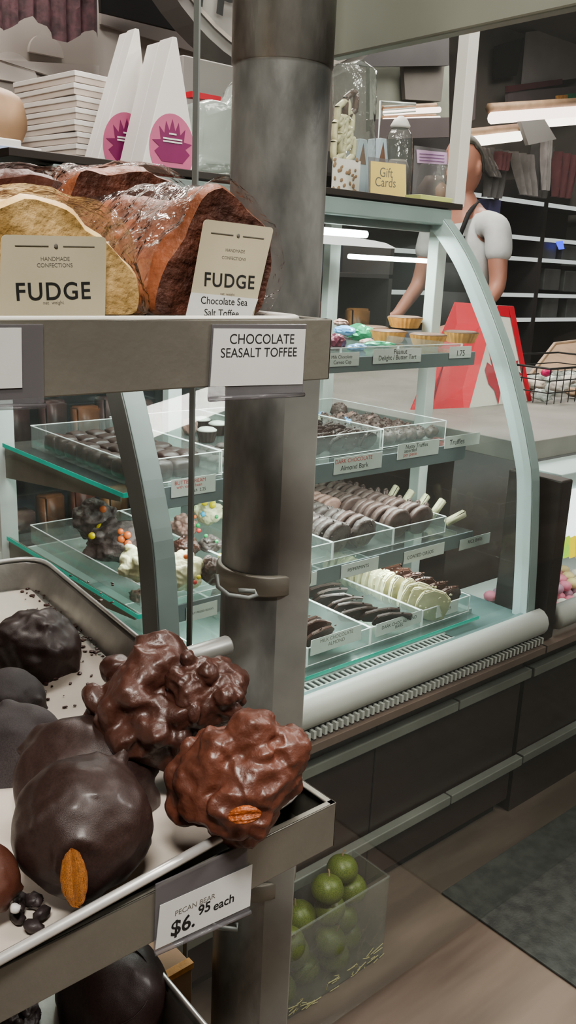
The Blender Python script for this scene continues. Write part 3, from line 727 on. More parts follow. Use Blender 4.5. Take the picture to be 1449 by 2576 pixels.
# ---- acrylic bins
nb = 0
def bin_(x0, x1, y0, y1, z, h, label, cat='tray', div=False):
    t = thing('acrylic_bin', label, cat, ((x0+x1)/2, (y0+y1)/2, z)); w = .0022; x0 += .0015; x1 -= .0015
    b = MB().box(x0, x1, y0, y0+w, z, z+h).box(x0, x1, y1-w, y1, z, z+h).box(x0, x0+w, y0+w, y1-w, z, z+h).box(x1-w, x1, y0+w, y1-w, z, z+h).box(x0, x1, y0, y1, z, z+.0015)
    b.build('walls', M['acrylic'], t)
    r = .0011; zz = z+h
    c = [(x0, y0), (x1, y0), (x1, y1), (x0, y1)]
    b = MB()
    for i in range(4):
        p, q = c[i], c[(i+1) % 4]; b.tube([(*p, zz), (*q, zz)], r, 6)
    for p in c[:2]: b.tube([(*p, z), (*p, zz)], r*1.2, 6)
    b.tube([(x0, y0, z+.001), (x1, y0, z+.001)], r*.8, 6)
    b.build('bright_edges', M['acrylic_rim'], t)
    return t
XB = [.708, .888, 1.112, 1.309, 1.520]
YB = [(1.19, 1.56), (1.20, 1.58), (1.205, 1.58), (1.215, 1.58)]
for i, l in enumerate(('clear bin of dark square truffles nearest the left end of the middle shelf', 'clear bin holding cream-topped cups and dark ovals on the middle shelf, half behind the post', 'clear bin of upright dark bark pieces on the middle shelf just right of the post', 'clear bin of nutty round truffles on the middle shelf near the red card')):
    bin_(XB[i], XB[i+1], YB[i][0], YB[i][1], ZB+.0005, .042, l)
XC = [.700, .900, 1.128, 1.300, 1.468]
for i, l in enumerate(('clear bin on the lower glass shelf with candy-dotted dark cluster at the left end', 'clear bin of sprinkled clusters on the lower glass shelf, partly behind the post', 'clear bin of rough dark rounds on the lower glass shelf just right of the post', 'clear bin of chocolate-dipped cookies on the lower glass shelf')):
    bin_(XC[i], XC[i+1], 1.150, 1.56, ZC+.0005, .036, l)
XD = [.815, .972, 1.133, 1.280, 1.432]
for i, l in enumerate(('clear bin at the case floor mostly behind the post', 'clear bin of brown bark shards on the case floor next to the post', 'clear bin of long dark bark slabs on the case floor, middle one', 'clear bin of white nougat and almond slabs on the case floor, rightmost one')):
    bin_(XD[i], XD[i+1], 1.040, 1.40, ZD+.0005, .036, l)

# ---- label cards on the shelf rails
def card(px0, px1, pym, y, h, lines, label, mt='case_card'):
    a = at(px0, pym, y=y); z = at((px0+px1)/2, pym, y=y).z; b_ = at(px1, pym, y=y)
    x0, x1 = a.x, b_.x; t = thing('shelf_label', label, 'label', ((x0+x1)/2, y, z-h/2))
    MB().box(x0, x1, y-.0014, y-.0004, z-h/2, z+h/2).build('card', M[mt], t)
    W = x1-x0
    for txt, u, v, sz, ink in lines:
        letter(txt, sz*W*.86, basis((x0+W*u, y-.00147, z+h/2-h*v), (1, 0, 0), (0, 0, 1)), M[ink], t)
yb = 1.1635; 
card(430, 541, 1222, yb, .030, [('BUTTERCREAM', .42, .22, .12, 'ink_red'), ('with vanilla bean', .40, .46, .10, 'ink_red'), ('Each  2.25', .6, .76, .10, 'ink')], 'white label with red lines under the bin of square truffles')
card(840, 959, 1165, yb, .032, [('DARK CHOCOLATE', .4, .25, .10, 'ink_red'), ('Almond Bark', .42, .68, .125, 'ink')], 'pale label reading Almond Bark just right of the post on the middle shelf')
card(1000, 1102, 1130, yb, .032, [('Nutty Truffles', .45, .25, .11, 'ink'), ('assorted', .3, .5, .10, 'ink'), ('per piece', .3, .75, .10, 'ink_red')], 'handwritten label with a red line under the bin of nutty truffles')
card(1118, 1205, 1108, yb, .026, [('Truffles', .35, .55, .16, 'ink')], 'half-hidden label at the right end of the middle shelf')
ya = 1.1205
card(826, 902, 904, ya, .024, [('Milk Chocolate', .42, .32, .13, 'ink'), ('Cameo Cup', .45, .7, .14, 'ink')], 'handwritten label beside the rack corner on the top shelf of the case')
card(938, 1058, 895, ya, .026, [('Peanut', .55, .22, .12, 'ink'), ('Delight / Butter Tart', .5, .62, .11, 'ink')], 'widest handwritten label under the tarts on the top shelf')
card(1130, 1184, 886, ya, .023, [('1.75', .5, .6, .28, 'ink')], 'small label at the right end of the top shelf by the red card')
yc = 1.1205
card(468, 545, 1537, yc, .026, [('NUT PRIZED ROCKS', .5, .5, .095, 'ink')], 'pale label on the lower glass shelf left of the post')
card(748, 795, 1460, yc, .026, [], 'blank label end showing just right of the post on the lower shelf')
card(858, 950, 1427, yc, .027, [('PEPPERMINTS', .45, .5, .11, 'ink')], 'pale label under the rough dark rounds')
card(1016, 1115, 1391, yc, .026, [('COATED OREOS', .4, .55, .10, 'ink')], 'pale label under the dipped cookies')
card(1156, 1230, 1362, yc, .024, [('RICE BARS', .5, .4, .12, 'ink')], 'pale label at the right end of the lower glass shelf')
yd = 1.0385
card(782, 906, 1610, yd, .030, [('MILK CHOCOLATE', .5, .25, .09, 'ink_grey'), ('ALMOND', .5, .6, .09, 'ink_grey')], 'label on the bin of brown bark shards on the case floor')
card(946, 1058, 1568, yd, .026, [('DARK CHOC ALMOND', .5, .42, .085, 'ink'), ('BARK', .5, .7, .085, 'ink')], 'label on the middle bin of the case floor')
card(1098, 1150, 1531, yd, .026, [('$ 3.25', .5, .5, .16, 'ink')], 'small label on the rightmost bin of the case floor')
card(735, 764, 1650, yd, .030, [], 'blank label sliver beside the post on the case floor')

# ================================================================== SWEETS IN THE CASE
def setm(me, *ms):
    me.materials.clear()
    for k in ms: me.materials.append(M[k])
    return me
# square truffles
def truffle(seed, w=.0155, d=.0135, h=.0125):
    b = MB(); bmesh.ops.create_cube(b.b, size=2.)
    bmesh.ops.subdivide_edges(b.b, edges=b.b.edges[:], cuts=5, use_grid_fill=True)
    for v in b.b.verts:
        p = v.co; q = Vector(p); m = max(abs(q.x), abs(q.y), abs(q.z)); l = q.length; k = .55
        q = q*(1-k)+q*(m/l)*k*1.12
        q.z += .12*(1-min(1, (q.x**2+q.y**2)))*(q.z > .3); q += Vector((noise.noise(q*1.5+Vector((seed, 0, 0))), noise.noise(q*1.5+Vector((0, seed, 0))), 0))*.10
        v.co = Vector((q.x*w, q.y*d, max(q.z, -.95)*h+h*.95))
    return b.mesh('truffle', True)
T = [setm(truffle(i), 'dark') for i in range(4)]
random.seed(5)
z0 = ZB+.0025
for r in range(4):
    for k in range(8):
        if r == 3 and k < 1: continue
        x = XB[0]+.0275+r*.0415; y = 1.217+k*.0415
        me = T[random.randrange(4)]
        put(me, 'square_truffle', 'dark glossy square truffle in rows in the bin at the left end of the case', 'truffle', 'square truffles', (x, y, z0), (0, rnd(-.05, .05), rnd(-.12, .12)), (1.24, 1.36, rnd(1.15, 1.4)))
# cups with pale tops
def cup(r=.021, h=.022):
    b = MB(); b.lathe([(r*.72, 0), (r*.98, h*.9), (r, h)], 28, flute=.04, nf=14); return setm(b.mesh('cup', False), 'dark')
def cuptop(r=.0205):
    b = MB(); b.lathe([(r*.98, 0), (r, .003), (r*.7, .007), (r*.25, .009)], 24); return setm(b.mesh('cup_top', True), 'ceramic')
CU, CT = cup(), cuptop()
def pale_cup(p, rot):
    t = thing('filled_cup', 'dark chocolate cup with cream-white filling on the middle shelf', 'cup', p, 'cream-topped chocolate cups'); t.rotation_euler = rot
    for me, z, n in ((CU, 0, 'shell'), (CT, .0215, 'filling')):
        o = bpy.data.objects.new(n, me); o.location = (0, 0, z); col.objects.link(o); o.parent = t
for px, py, k in ((500, 1062, 0), (548, 1075, 0), (590, 1060, 0), (520, 1092, 0), (620, 1080, 0)):
    q = at(px, py+18, z=z0); pale_cup((q.x, min(1.55, q.y), z0), (0, 0, rnd(0, 3)))
for px, py in ((500, 1100), (585, 1095)):
    q = at(px, py+14, z=z0)
def oval(seed): b = MB(); b.ball((0, 0, .006), (.0165, .0115, .0075), None, 3, .12, 1.5, seed); return setm(b.mesh('oval', True), 'darkgrey')
OV = [oval(i) for i in range(3)]
for r in range(4):
    for k in range(5):
        put(random.choice(OV), 'chocolate_oval', 'dark oval chocolate lying flat in the bin left of the post', 'chocolate', 'dark oval chocolates', (XB[1]+.045+r*.040+rnd(-.002, .002), 1.245+k*.027+r*.003, z0), (0, 0, rnd(-.3, .3)))
for i, (px, py, mt) in enumerate(((548, 1048, 'pinkchoc'), (478, 1078, 'pinkchoc'), (595, 1040, 'pinkchoc'))):
    q = at(px, py+14, z=z0); me = setm(MB().ball((0, 0, .016), (.018, .016, .018), None, 3, .4, 2, i).mesh('m', True), mt)
    put(me, 'pink_cluster', 'pale pink chocolate cluster behind the cream-topped cups', 'chocolate', 'pink chocolate clusters', (q.x, min(q.y, 1.54), z0), (0, 0, i))
# upright bark shards
def shard(seed, w, h, t, mcol, specks=0, sp='ivory'):
    random.seed(seed); b = MB(); n = 10; pts = []
    for i in range(n):
        a = PI*2*i/n; r = rnd(.82, 1.12); x = r*math.cos(a); z = r*math.sin(a); m = max(abs(x), abs(z)); pts.append(Vector((x/m**.5*w/2, -t/2, (z/m**.5*.5+.5)*h)))
    b.prism(pts, (0, t, 0)); bmesh.ops.bevel(b.b, geom=b.b.edges[:], offset=t*.22, segments=2, affect='EDGES')
    old = set(b.b.faces)
    for i in range(specks):
        y = (-t/2 if random.random() < .6 else t/2); p = Vector((rnd(-.42, .42)*w, y, rnd(.1, .92)*h)); 
        if random.random() < .35: p = Vector((rnd(-.4, .4)*w, 0, h*.97))
        b.ball(p, (rnd(.002, .0036), .0016, rnd(.0016, .0028)), Euler((0, rnd(0, 3), 0)), 1)
    for f in b.b.faces:
        if f not in old: f.material_index = 1
    me = b.mesh('shard'); setm(me, mcol, sp)
    return me
BK = [shard(i+20, .046, .040, .007, 'dark', 7, 'pinkchoc') for i in range(4)]
random.seed(8)
for r in range(4):
    for k in range(9):
        put(random.choice(BK), 'bark_piece', 'dark almond bark piece standing upright in the bin right of the post', 'bark', 'upright dark bark pieces', (XB[2]+.026+r*.046+rnd(-.003, .003), 1.224+k*.022+rnd(-.003, .003), z0), (rnd(.15, .5), rnd(-.15, .15), rnd(-.5, .3)))
def nutball(seed, mt, sp, r=.0135):
    random.seed(seed); b = MB(); b.ball((0, 0, r*.8), (r, r, r*.85), None, 3, .25, 2.2, seed); old = set(b.b.faces)
    for i in range(10):
        v = Vector((rnd(-1, 1), rnd(-1, 1), rnd(-.1, 1))).normalized(); b.ball(v*r*.9+Vector((0, 0, r*.8)), r*rnd(.12, .24), None, 1)
    for f in b.b.faces:
        if f not in old: f.material_index = 1
    me = setm(b.mesh('nutball', True), mt, sp)
    return me
NB = [nutball(i, 'cookie', 'pinkchoc') for i in range(3)]
random.seed(9)
for r in range(6):
    for k in range(8):
        put(random.choice(NB), 'nutty_truffle', 'brown nut-coated round truffle in the bin beside the red card', 'truffle', 'nut-coated truffles', (XB[3]+.020+r*.0335+rnd(-.003, .003), 1.24+k*.034+rnd(-.003, .003), z0), (0, 0, rnd(0, 6)), rnd(.95, 1.25))
NP = [setm(nutball(30+i, 'x' if 0 else 'pinkchoc', 'ceramic', .015), m, 'ceramic') for i, m in enumerate(('pinkchoc', 'amber', 'bluefoil'))]
for i, (px, py) in enumerate(((790, 1060), (812, 1052), (838, 1062), (858, 1055), (885, 1052), (905, 1060), (800, 1070), (870, 1068), (930, 1062))):
    q = at(px, py, z=z0+.01); c = ('ivory', 'bluefoil', 'pinkchoc', 'pinkchoc', 'pinkchoc', 'cookie')[i % 6]
    me = setm(nutball(40+i, c, c, .015), c, 'ceramic')
    put(me, 'wrapped_sweet', {'ivory': 'ivory', 'bluefoil': 'pale blue', 'pinkchoc': 'pink', 'cookie': 'brown'}[c]+' round sweet at the back of the bark bin right of the post', 'sweet', 'mixed sweets behind the bark, '+c.replace('choc', ''), (q.x, min(q.y, 1.55), z0+.0), (0, 0, i))
# a tall row behind the nutty truffles
for i in range(9):
    q = at(950+i*27, 1050+i*6, z=z0); me = NB[i % 3]
    put(me, 'nutty_truffle', 'larger nut cluster along the back of the nutty truffle bin', 'truffle', 'back row of nut clusters', (min(1.50, max(q.x, XB[3]+.02)), 1.535, z0), (0, 0, i), 1.5)

# ---- top shelf: tarts and foil pieces
def tart(seed=0):
    return MB().lathe([(.031, 0), (.040, .021), (.0405, .0225)], 48, flute=.018, nf=24)
TA = setm(tart().mesh('tart'), 'amber'); TT = setm(MB().lathe([(.0400, 0), (.0405, .0015), (.032, .004), (.01, .005)], 32).mesh('tart_top', True), 'tarttop')
def tart_at(px, py, y, zb, label):
    q = at(px, py, y=y); t = thing('butter_tart', label, 'tart', (q.x, y, zb))
    for me, z, n in ((TA, 0, 'crust'), (TT, .0222, 'filling')):
        o = bpy.data.objects.new(n, me); o.location = (0, 0, z); col.objects.link(o); o.parent = t
zt = ZA+.0006
tart_at(978, 830, 1.36, zt, 'fluted tart in the front row of the top shelf, left of the front one')
tart_at(1078, 838, 1.26, zt, 'fluted tart nearest the glass on the top shelf')
tart_at(1160, 838, 1.30, zt, 'fluted tart at the right end of the top shelf row')
tart_at(935, 818, 1.47, zt, 'fluted tart half hidden by the green foil piece')
tart_at(1020, 790, 1.375, zt+.029, 'single fluted tart stacked on top of the others')
def foil(px, py, y, mt, r, label, zz=0):
    q = at(px, py, y=y); b = MB(); b.ball((0, 0, r[2]*.8), r, None, 3, .25, 2.5, px); me = setm(b.mesh('foil', False), mt)
    put(me, 'foil_chocolate', label, 'chocolate', None, (q.x, y, zt+zz), (0, 0, px*.7))
foil(858, 800, 1.40, 'pinkchoc', (.022, .016, .008), 'pinkish flat piece on top of the foil chocolates', .033)
foil(905, 815, 1.42, 'greenfoil', (.034, .02, .019), 'green foil chocolate on the top shelf left of the tarts')
foil(868, 820, 1.34, 'bluefoil', (.034, .018, .010), 'upper blue foil chocolate on the top shelf', .020)
foil(845, 840, 1.24, 'foilwine', (.024, .02, .018), 'wine-red foil chocolate beside the rack corner')
foil(898, 855, 1.22, 'bluefoil', (.032, .014, .007), 'long blue foil chocolate at the front of the top shelf')
foil(955, 850, 1.26, 'greenfoil', (.034, .016, .007), 'flat green foil chocolate in front of the tarts')
foil(925, 838, 1.30, 'pinkchoc', (.026, .014, .008), 'pale flat piece between blue and green foils')
tb = thing('acrylic_bin', 'low clear tray along the front of the top shelf', 'tray', (1.1, 1.15, zt))
b = MB()
for x in (.70, .96, 1.10, 1.25, 1.44): b.box(x, x+.002, 1.13, 1.56, zt, zt+.016)
b.box(.70, 1.442, 1.13, 1.132, zt, zt+.016).box(.70, 1.442, 1.558, 1.56, zt, zt+.016); b.build('walls', M['acrylic'], tb)
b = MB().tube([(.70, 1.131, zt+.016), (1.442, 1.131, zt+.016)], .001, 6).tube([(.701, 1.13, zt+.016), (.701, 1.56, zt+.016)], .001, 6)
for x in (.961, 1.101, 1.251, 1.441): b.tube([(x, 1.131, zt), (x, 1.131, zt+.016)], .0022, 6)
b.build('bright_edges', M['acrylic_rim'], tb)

# ---- lower glass shelf
zc = ZC+.0025
def studded(seed, mt, n, studs, r=1., L=.24, W=.15):
    me = rocky(seed, n, L=L, W=W, core=.75, squash=.8); return me
def bigcluster(px, py, w, rpx, mname, seed, label, candies=(), n=24, sz=1., name='candy_cluster', tilt=(0, 0, 0), L=.26, W=.17):
    r = rpx/FPX*w; p = deep(px, py, w); me = rocky(seed, n, L=L, W=W)
    t = thing(name, label, 'chocolate', p-Vector((0, 0, r*.8*sz)))
    for v in me.vertices: v.co = Vector((v.co.x*r, v.co.y*r, v.co.z*r*sz+r*.8*sz))
    me.materials.append(M[mname]); o = bpy.data.objects.new('chocolate_body', me); col.objects.link(o); o.parent = t
    for (cx_, cy_, mt, rr) in candies:
        q = deep(cx_, cy_, w-r*.72); rad = rr/FPX*w
        mm = setm(MB().ball((0, 0, 0), (rad, rad*.6, rad), None, 2).mesh('candy', True), mt); o = bpy.data.objects.new('candy', mm); col.objects.link(o); o.parent = t
        o.location = q-t.location; o.rotation_euler = toward(q).to_euler()
    return t
M['candy_o'] = mat('orange_candy', (.62, .17, .06), .25); M['candy_y'] = mat('yellow_candy', (.62, .50, .03), .25); M['candy_b'] = mat('blue_candy', (.04, .42, .75), .25); M['candy_g'] = mat('green_candy', (.04, .35, .12), .25); M['candy_r'] = mat('red_candy', (.5, .05, .04), .25)
random.seed(11)
cl1 = bigcluster(238, 1312, 1.70, 70, 'darkgrey', 71, 'dark cluster with one orange and one yellow candy at the back left of the bin', [(259, 1281, 'candy_o', 9), (253, 1328, 'candy_y', 11)], sz=1.1)
cl2 = bigcluster(305, 1368, 1.58, 108, 'darkgrey', 72, 'large dark cluster dotted with orange candies beside the curved frame', [(320, 1346, 'candy_o', 10), (305, 1357, 'candy_o', 10), (322, 1368, 'candy_o', 10), (289, 1378, 'candy_o', 9), (303, 1337, 'candy_o', 8), (231, 1348, 'candy_y', 9)], sz=.8)
bigcluster(350, 1420, 1.46, 66, 'ivory', 73, 'ivory white chocolate cluster left of the curved frame', [], n=10, L=.34, W=.25)
bigcluster(462, 1442, 1.46, 62, 'ivory', 74, 'large ivory white chocolate cluster with a candy, right of the curved frame', [(490, 1465, 'candy_r', 6), (468, 1400, 'candy_o', 7), (500, 1452, 'candy_y', 6)], n=9, sz=1.25, L=.36, W=.28)
bigcluster(535, 1432, 1.47, 42, 'cookie', 75, 'smooth brown disc beside the post in the lower bin', [], n=4, sz=1.3, L=.3, W=.3)
bigcluster(470, 1380, 1.60, 45, 'milk2', 76, 'dark lumpy cluster behind the ivory one', [], n=16)
bigcluster(530, 1370, 1.62, 36, 'darkgrey', 77, 'grey-brown cluster with green bits next to the post', [(518, 1348, 'candy_g', 5), (545, 1362, 'candy_g', 5), (553, 1398, 'candy_y', 7), (500, 1335, 'candy_r', 6)], n=18)
bigcluster(465, 1325, 1.72, 44, 'pinkchoc', 78, 'pale brown cluster seen between the frame and the thin glass edge', [(498, 1322, 'candy_g', 6)], n=16)
bigcluster(525, 1290, 1.74, 48, 'ivory', 79, 'pale cluster studded with blue and yellow candies beside the post', [(511, 1293, 'candy_b', 7), (535, 1270, 'candy_y', 9), (515, 1265, 'candy_y', 8), (490, 1300, 'candy_o', 5), (545, 1300, 'candy_g', 5)], n=20)
bigcluster(345, 1500, 1.46, 26, 'pinkchoc', 80, 'small orange-pink piece on the case floor behind the frame foot', [], n=12)
bigcluster(375, 1515, 1.45, 24, 'pinkchoc', 81, 'pinkish nut piece beside the frame foot on the case floor', [], n=12)
# rough rounds and dipped cookies standing in rows
def disc(seed, r, t, mt, rough=.0, grain=0):
    b = MB(); b.lathe([(r*.80, -t/2), (r*.97, -t*.42), (r, -t*.2), (r, t*.2), (r*.97, t*.42), (r*.80, t/2)], 26)
    if rough: b.noise(rough, 180, seed)
    random.seed(seed)
    for i in range(grain):
        a = rnd(0, 6.3); q = r*rnd(.6, 1.02); b.ball((q*math.cos(a), q*math.sin(a), rnd(-t/2, t/2)), (rnd(.0015, .004), .0016, .0014), rrot(), 1)
    me = b.mesh('disc', True); me.transform(Matrix.Rotation(PI/2, 4, 'X')); me.transform(Matrix.Translation((0, 0, r))); return setm(me, mt)
CR = [disc(i, .028, .012, 'cookie', .0012) for i in range(3)]
RR = [disc(i+5, .027, .012, 'darkgrey', .003, 45) for i in range(3)]
def row(meshes, n, a, b_, name, label, cat, group, lean=.25, sc=1.2):
    for k in range(n):
        p = Vector(a).lerp(Vector(b_), k/(n-1)); put(random.choice(meshes), name, label, cat, group, p, (lean+rnd(-.06, .06), 0, rnd(-.12, .12)), sc)
random.seed(12)
row(RR, 15, (1.165, 1.185, zc), (1.160, 1.50, zc), 'rough_round', 'rough flake-covered dark round in the row nearest the post', 'chocolate', 'rough dark rounds beside the post')
row(RR[:2]+CR[:1], 15, (1.232, 1.180, zc), (1.222, 1.50, zc), 'rough_round', 'dark round with flaky top in the second row from the post', 'chocolate', 'second row of dark rounds')
row(CR, 17, (1.338, 1.182, zc), (1.330, 1.53, zc), 'dipped_cookie', 'chocolate-dipped sandwich cookie standing in the left row of the cookie bin', 'cookie', 'left row of dipped cookies')
row(CR, 17, (1.402, 1.176, zc), (1.392, 1.53, zc), 'dipped_cookie', 'chocolate-dipped sandwich cookie standing in the middle row of the cookie bin', 'cookie', 'middle row of dipped cookies')
PKD = [disc(i+9, .026, .009, 'pinkchoc', .002) for i in range(2)]
row(PKD, 12, (1.283, 1.33, zc+.004), (1.275, 1.53, zc+.012), 'pink_round', 'pale pinkish round standing behind the dark rounds', 'chocolate', 'pale rounds at the back')
def stick(seed, mt, w=.013, h=.055, t=.011): b = MB().box(-w/2, w/2, -t/2, t/2, 0, h); bmesh.ops.bevel(b.b, geom=b.b.edges[:], offset=.003, segments=2, affect='EDGES'); b.noise(.0012, 120, seed); return setm(b.mesh('stick', True), mt)
SK = [stick(i, 'cookie') for i in range(3)]
for i in range(14):
    put(SK[i % 3], 'dipped_wafer', 'brown dipped wafer stick standing upright behind the dipped cookies', 'wafer', 'upright dipped wafers', (1.447, 1.20+i*.024, zc), (.12, rnd(-.1, .1), rnd(-.2, .2)), (1, 1, rnd(.95, 1.2)))
RS = [stick(i+4, 'ivory', .022, .070, .018) for i in range(2)]
for i in range(5):
    q = at(1145+i*20, 1330-i*6, z=zc+.001)
    put(RS[i % 2], 'white_bar', 'pale cereal bar leaning at the right end of the lower glass shelf', 'sweet', 'pale cereal bars', (1.492, 1.17+i*.045, zc+.010), (.3, 1.15 if i == 0 else .5, .1*i), .75)
# ---- case floor
zd = ZD+.0025
BS = [shard(i+50, .075, .062, .006, 'milk2', 5, 'pinkchoc') for i in range(3)]; BS2 = [shard(i+60, .085, .055, .006, 'dark', 9, 'ivory') for i in range(3)]
WN = [shard(i+70, .040, .075, .012, 'ivory', 8, 'pinkchoc') for i in range(3)]; WN2 = [shard(i+80, .062, .065, .008, 'ivory', 40, 'milk2') for i in range(3)]; AN = [shard(i+90, .058, .060, .010, 'milk2', 22, 'ivory') for i in range(2)]
random.seed(14)
for k in range(13): put(BS[k % 3], 'bark_shard', 'brown bark shard leaning in the case-floor bin next to the post', 'bark', 'brown bark shards', (XD[1]+.045+rnd(-.015, .07), 1.08+k*.024, zd+.012), (.6+rnd(-.1, .1), rnd(-.2, .3), rnd(-.5, .2)))
for k in range(9): put(BS2[k % 3], 'bark_shard', 'nut-flecked dark bark piece low in the bin next to the post', 'bark', 'dark flecked bark', (XD[1]+rnd(.035, .12), 1.08+k*.033, zd), (.95+rnd(-.1, .1), rnd(-.1, .1), rnd(-.3, .5)), .8)
for k in range(11): put(BS2[k % 3], 'bark_slab', 'long dark bark slab leaning in the middle case-floor bin', 'bark', 'leaning dark slabs', (XD[2]+.055+rnd(-.006, .03), 1.07+k*.028, zd+.008), (.7, rnd(-.15, .1), rnd(-.6, -.2)), .95)
for k in range(12): put(WN[k % 3], 'nougat_slice', 'creamy white nougat slice standing behind the speckled slabs in the rightmost case-floor bin', 'nougat', 'white nougat slices', (XD[3]+.036+k*.0005, 1.125+k*.021, zd), (.15, rnd(-.1, .1), rnd(-.3, .3)))
for k in range(3): put(WN2[k % 3], 'speckled_slab', 'ivory slab speckled with brown crumbs in the rightmost bin', 'slab', 'speckled ivory slabs', (XD[3]+.040+k*.002, 1.062+k*.022, zd), (.25, .25, rnd(-.9, -.5)), 1.12)
for k in range(7): put(AN[k % 2], 'almond_slab', 'brown slab dotted with whole almonds in the rightmost case-floor bin', 'slab', 'almond-dotted slabs', (XD[3]+.112+k*.001, 1.075+k*.034, zd), (.3, .1, rnd(-.5, .0)), 1.0)
for k in range(5): put(WN2[k % 3], 'speckled_slab', 'pale nutty piece in the case-floor bin left of the post', 'slab', 'pale nutty pieces', (XD[0]+.03+k*.022, 1.10+k*.03, zd), (.9, .1, rnd(-.6, .6)), .7)
# ================================================================== THINGS ON THE CASE TOP
ZT = 1.3525
def carton(cx, cy, w, d, h, rz, z):
    t = thing('flat_carton', '', 'box', (cx, cy, z), 'stacked white cartons', rz)
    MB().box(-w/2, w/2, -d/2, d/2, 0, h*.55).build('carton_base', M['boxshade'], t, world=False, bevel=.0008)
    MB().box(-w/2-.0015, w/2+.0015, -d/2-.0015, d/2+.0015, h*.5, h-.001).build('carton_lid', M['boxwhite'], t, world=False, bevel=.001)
    return t
q1 = at(190, 300, y=1.40)
n = 8; words_ = ('lowest', 'second from the bottom', 'third from the bottom', 'fourth from the bottom', 'fifth from the bottom', 'third from the top', 'second from the top', 'topmost')
for k in range(n):
    t = carton(.757+.030, 1.445+.1, .08, .195, .0186, .10+.02*((k*7) % 3-1), ZT+k*.0188)
    t['label'] = 'flat white carton, %s of the stack left of the triangular boxes' % words_[k]; del t['group']
def tri_box(px_l, px_r, px_a, pyb, pya, y, depth, label):
    bl = at(px_l, pyb, y=y); br = at(px_r, pyb, y=y); ap = at(px_a, pya, y=y)
    t = thing('triangular_box', label, 'box', ((bl.x+br.x)/2, y+depth/2, ZT))
    zb = ZT; aw = .004
    k = (zb-bl.z)/(ap.z-bl.z); xl = bl.x+(ap.x-bl.x)*k; xr = br.x+(ap.x-br.x)*k
    tri = lambda g, yy: [(xl-g, yy, zb), (xr+g, yy, zb), (ap.x+aw+g*.5, yy, ap.z+g), (ap.x-aw-g*.5, yy, ap.z+g)]
    MB().prism(tri(0, y), (0, depth*.49, 0)).build('front_lid', M['boxwhite'], t, bevel=.0012)
    MB().prism(tri(-.0015, y+depth*.53), (0, depth*.47, 0)).build('back_tray', M['boxwhite'], t, bevel=.0012)
    # emblem: pink disc with a plum leaf-like star
    H = ap.z-zb; W = xr-xl; c = Vector(((xl+xr)/2+.002, y-.0006, zb+H*.155)); R = W*.40
    Rz = R*1.25
    disc_ = [c+Vector((R*math.cos(a), 0, Rz*math.sin(a)*.95)) for a in [2*PI*i/48 for i in range(48)]]
    em = MB().prism([p for p in disc_ if True], (0, .0004, 0)).build('emblem_disc', M['magenta'], t)
    st = []
    prof = [(-.85, -.15), (-.62, .0), (-.95, .18), (-.55, .22), (-.62, .62), (-.38, .42), (-.30, .80), (-.14, .52), (0, .88), (.14, .52), (.30, .80), (.38, .42), (.62, .62), (.55, .22), (.95, .18), (.62, .0), (.85, -.15), (.5, -.45), (-.5, -.45)]
    MB().prism([c+Vector((R*.92*a, -.0006, Rz*.9*bq)) for a, bq in prof], (0, .0004, 0)).build('emblem_leaf', M['plum'], t)
    b = MB()
    for i, (wq, zq) in enumerate(((.16, .36), (.42, .22), (.42, .14))): b.box(c.x-wq*R, c.x+wq*R, c.y-.0016, c.y-.0008, c.z+Rz*zq, c.z+Rz*(zq+.045))
    b.build('emblem_lines', M['boxwhite'], t)
    return t
tri_box(352, 503, 440, 435, 93, 1.300, .078, 'front white triangular box with full pink and plum emblem on the case top')
tri_box(238, 390, 345, 425, 72, 1.386, .052, 'rear white triangular box half hidden behind the front triangular one')
# purple box behind the stack
q = at(240, 230, y=1.62); tag(MB().box(q.x-.02, q.x+.035, 1.60, 1.63, ZT, ZT+.175).build('purple_packet', M['magenta'], None, bevel=.002), 'magenta packet showing between carton stack and triangular boxes', 'packet')
q = at(18, 370, y=1.45)
t = thing('candy_packet', 'pale blue and white packet at the left edge below the round loaf', 'packet', (q.x, 1.45, ZT))
M['paleblue'] = mat('pale_blue_print', (.36, .45, .68), .4); 
MB().box(q.x-.06, q.x+.020, 1.44, 1.47, ZT, q.z+.012).build('packet_body', M['boxwhite'], t, bevel=.002); MB().box(q.x-.02, q.x+.012, 1.4385, 1.4398, ZT+.01, q.z).build('printed_band', M['paleblue'], t)
q = at(2, 300, y=1.56); me = setm(MB().ball((0, 0, 0), (.045, .04, .05), None, 3, .1, 2, 3).mesh('loaf', True), 'kraft')
put(me, 'round_loaf', 'tan rounded loaf at the left edge above the pale packet', 'bread', None, (q.x, 1.56, q.z))
tag(MB().box(q.x-.06, q.x+.05, 1.51, 1.615, ZT, q.z-.045).build('loaf_carton', M['boxwhite'], None, bevel=.002), 'white carton under the tan loaf at the left edge', 'box')
def bag(pts, y, thick, mt, label, name='clear_bag', parts=()):
    P = [at(px, py, y=y) for px, py in pts]; zb = ZT
    c = sum(P, Vector())/len(P); t = thing(name, label, 'bag', (c.x, y, ZT))
    b = MB(); rings = []
    D = []
    for i, p in enumerate(P):
        q = P[(i+1) % len(P)]; k = max(1, int((q-p).length/.012)); D += [p.lerp(q, j/k) for j in range(k)]
    for k in range(9):
        s = math.sin(PI*k/8)**.5*.999+.001; yy = y+thick*(k/8-.5)
        rings.append([Vector((c.x+(p.x-c.x)*(.80+.20*s)+noise.noise(p*40)*.003, yy+noise.noise(p*35)*.008, max(zb+.0005, c.z+(p.z-c.z)*(.80+.2*s)+noise.noise(p*30)*.004))) for p in D])
    b.loft(rings); b.build('bag_film', M[mt], t, True)
    return t
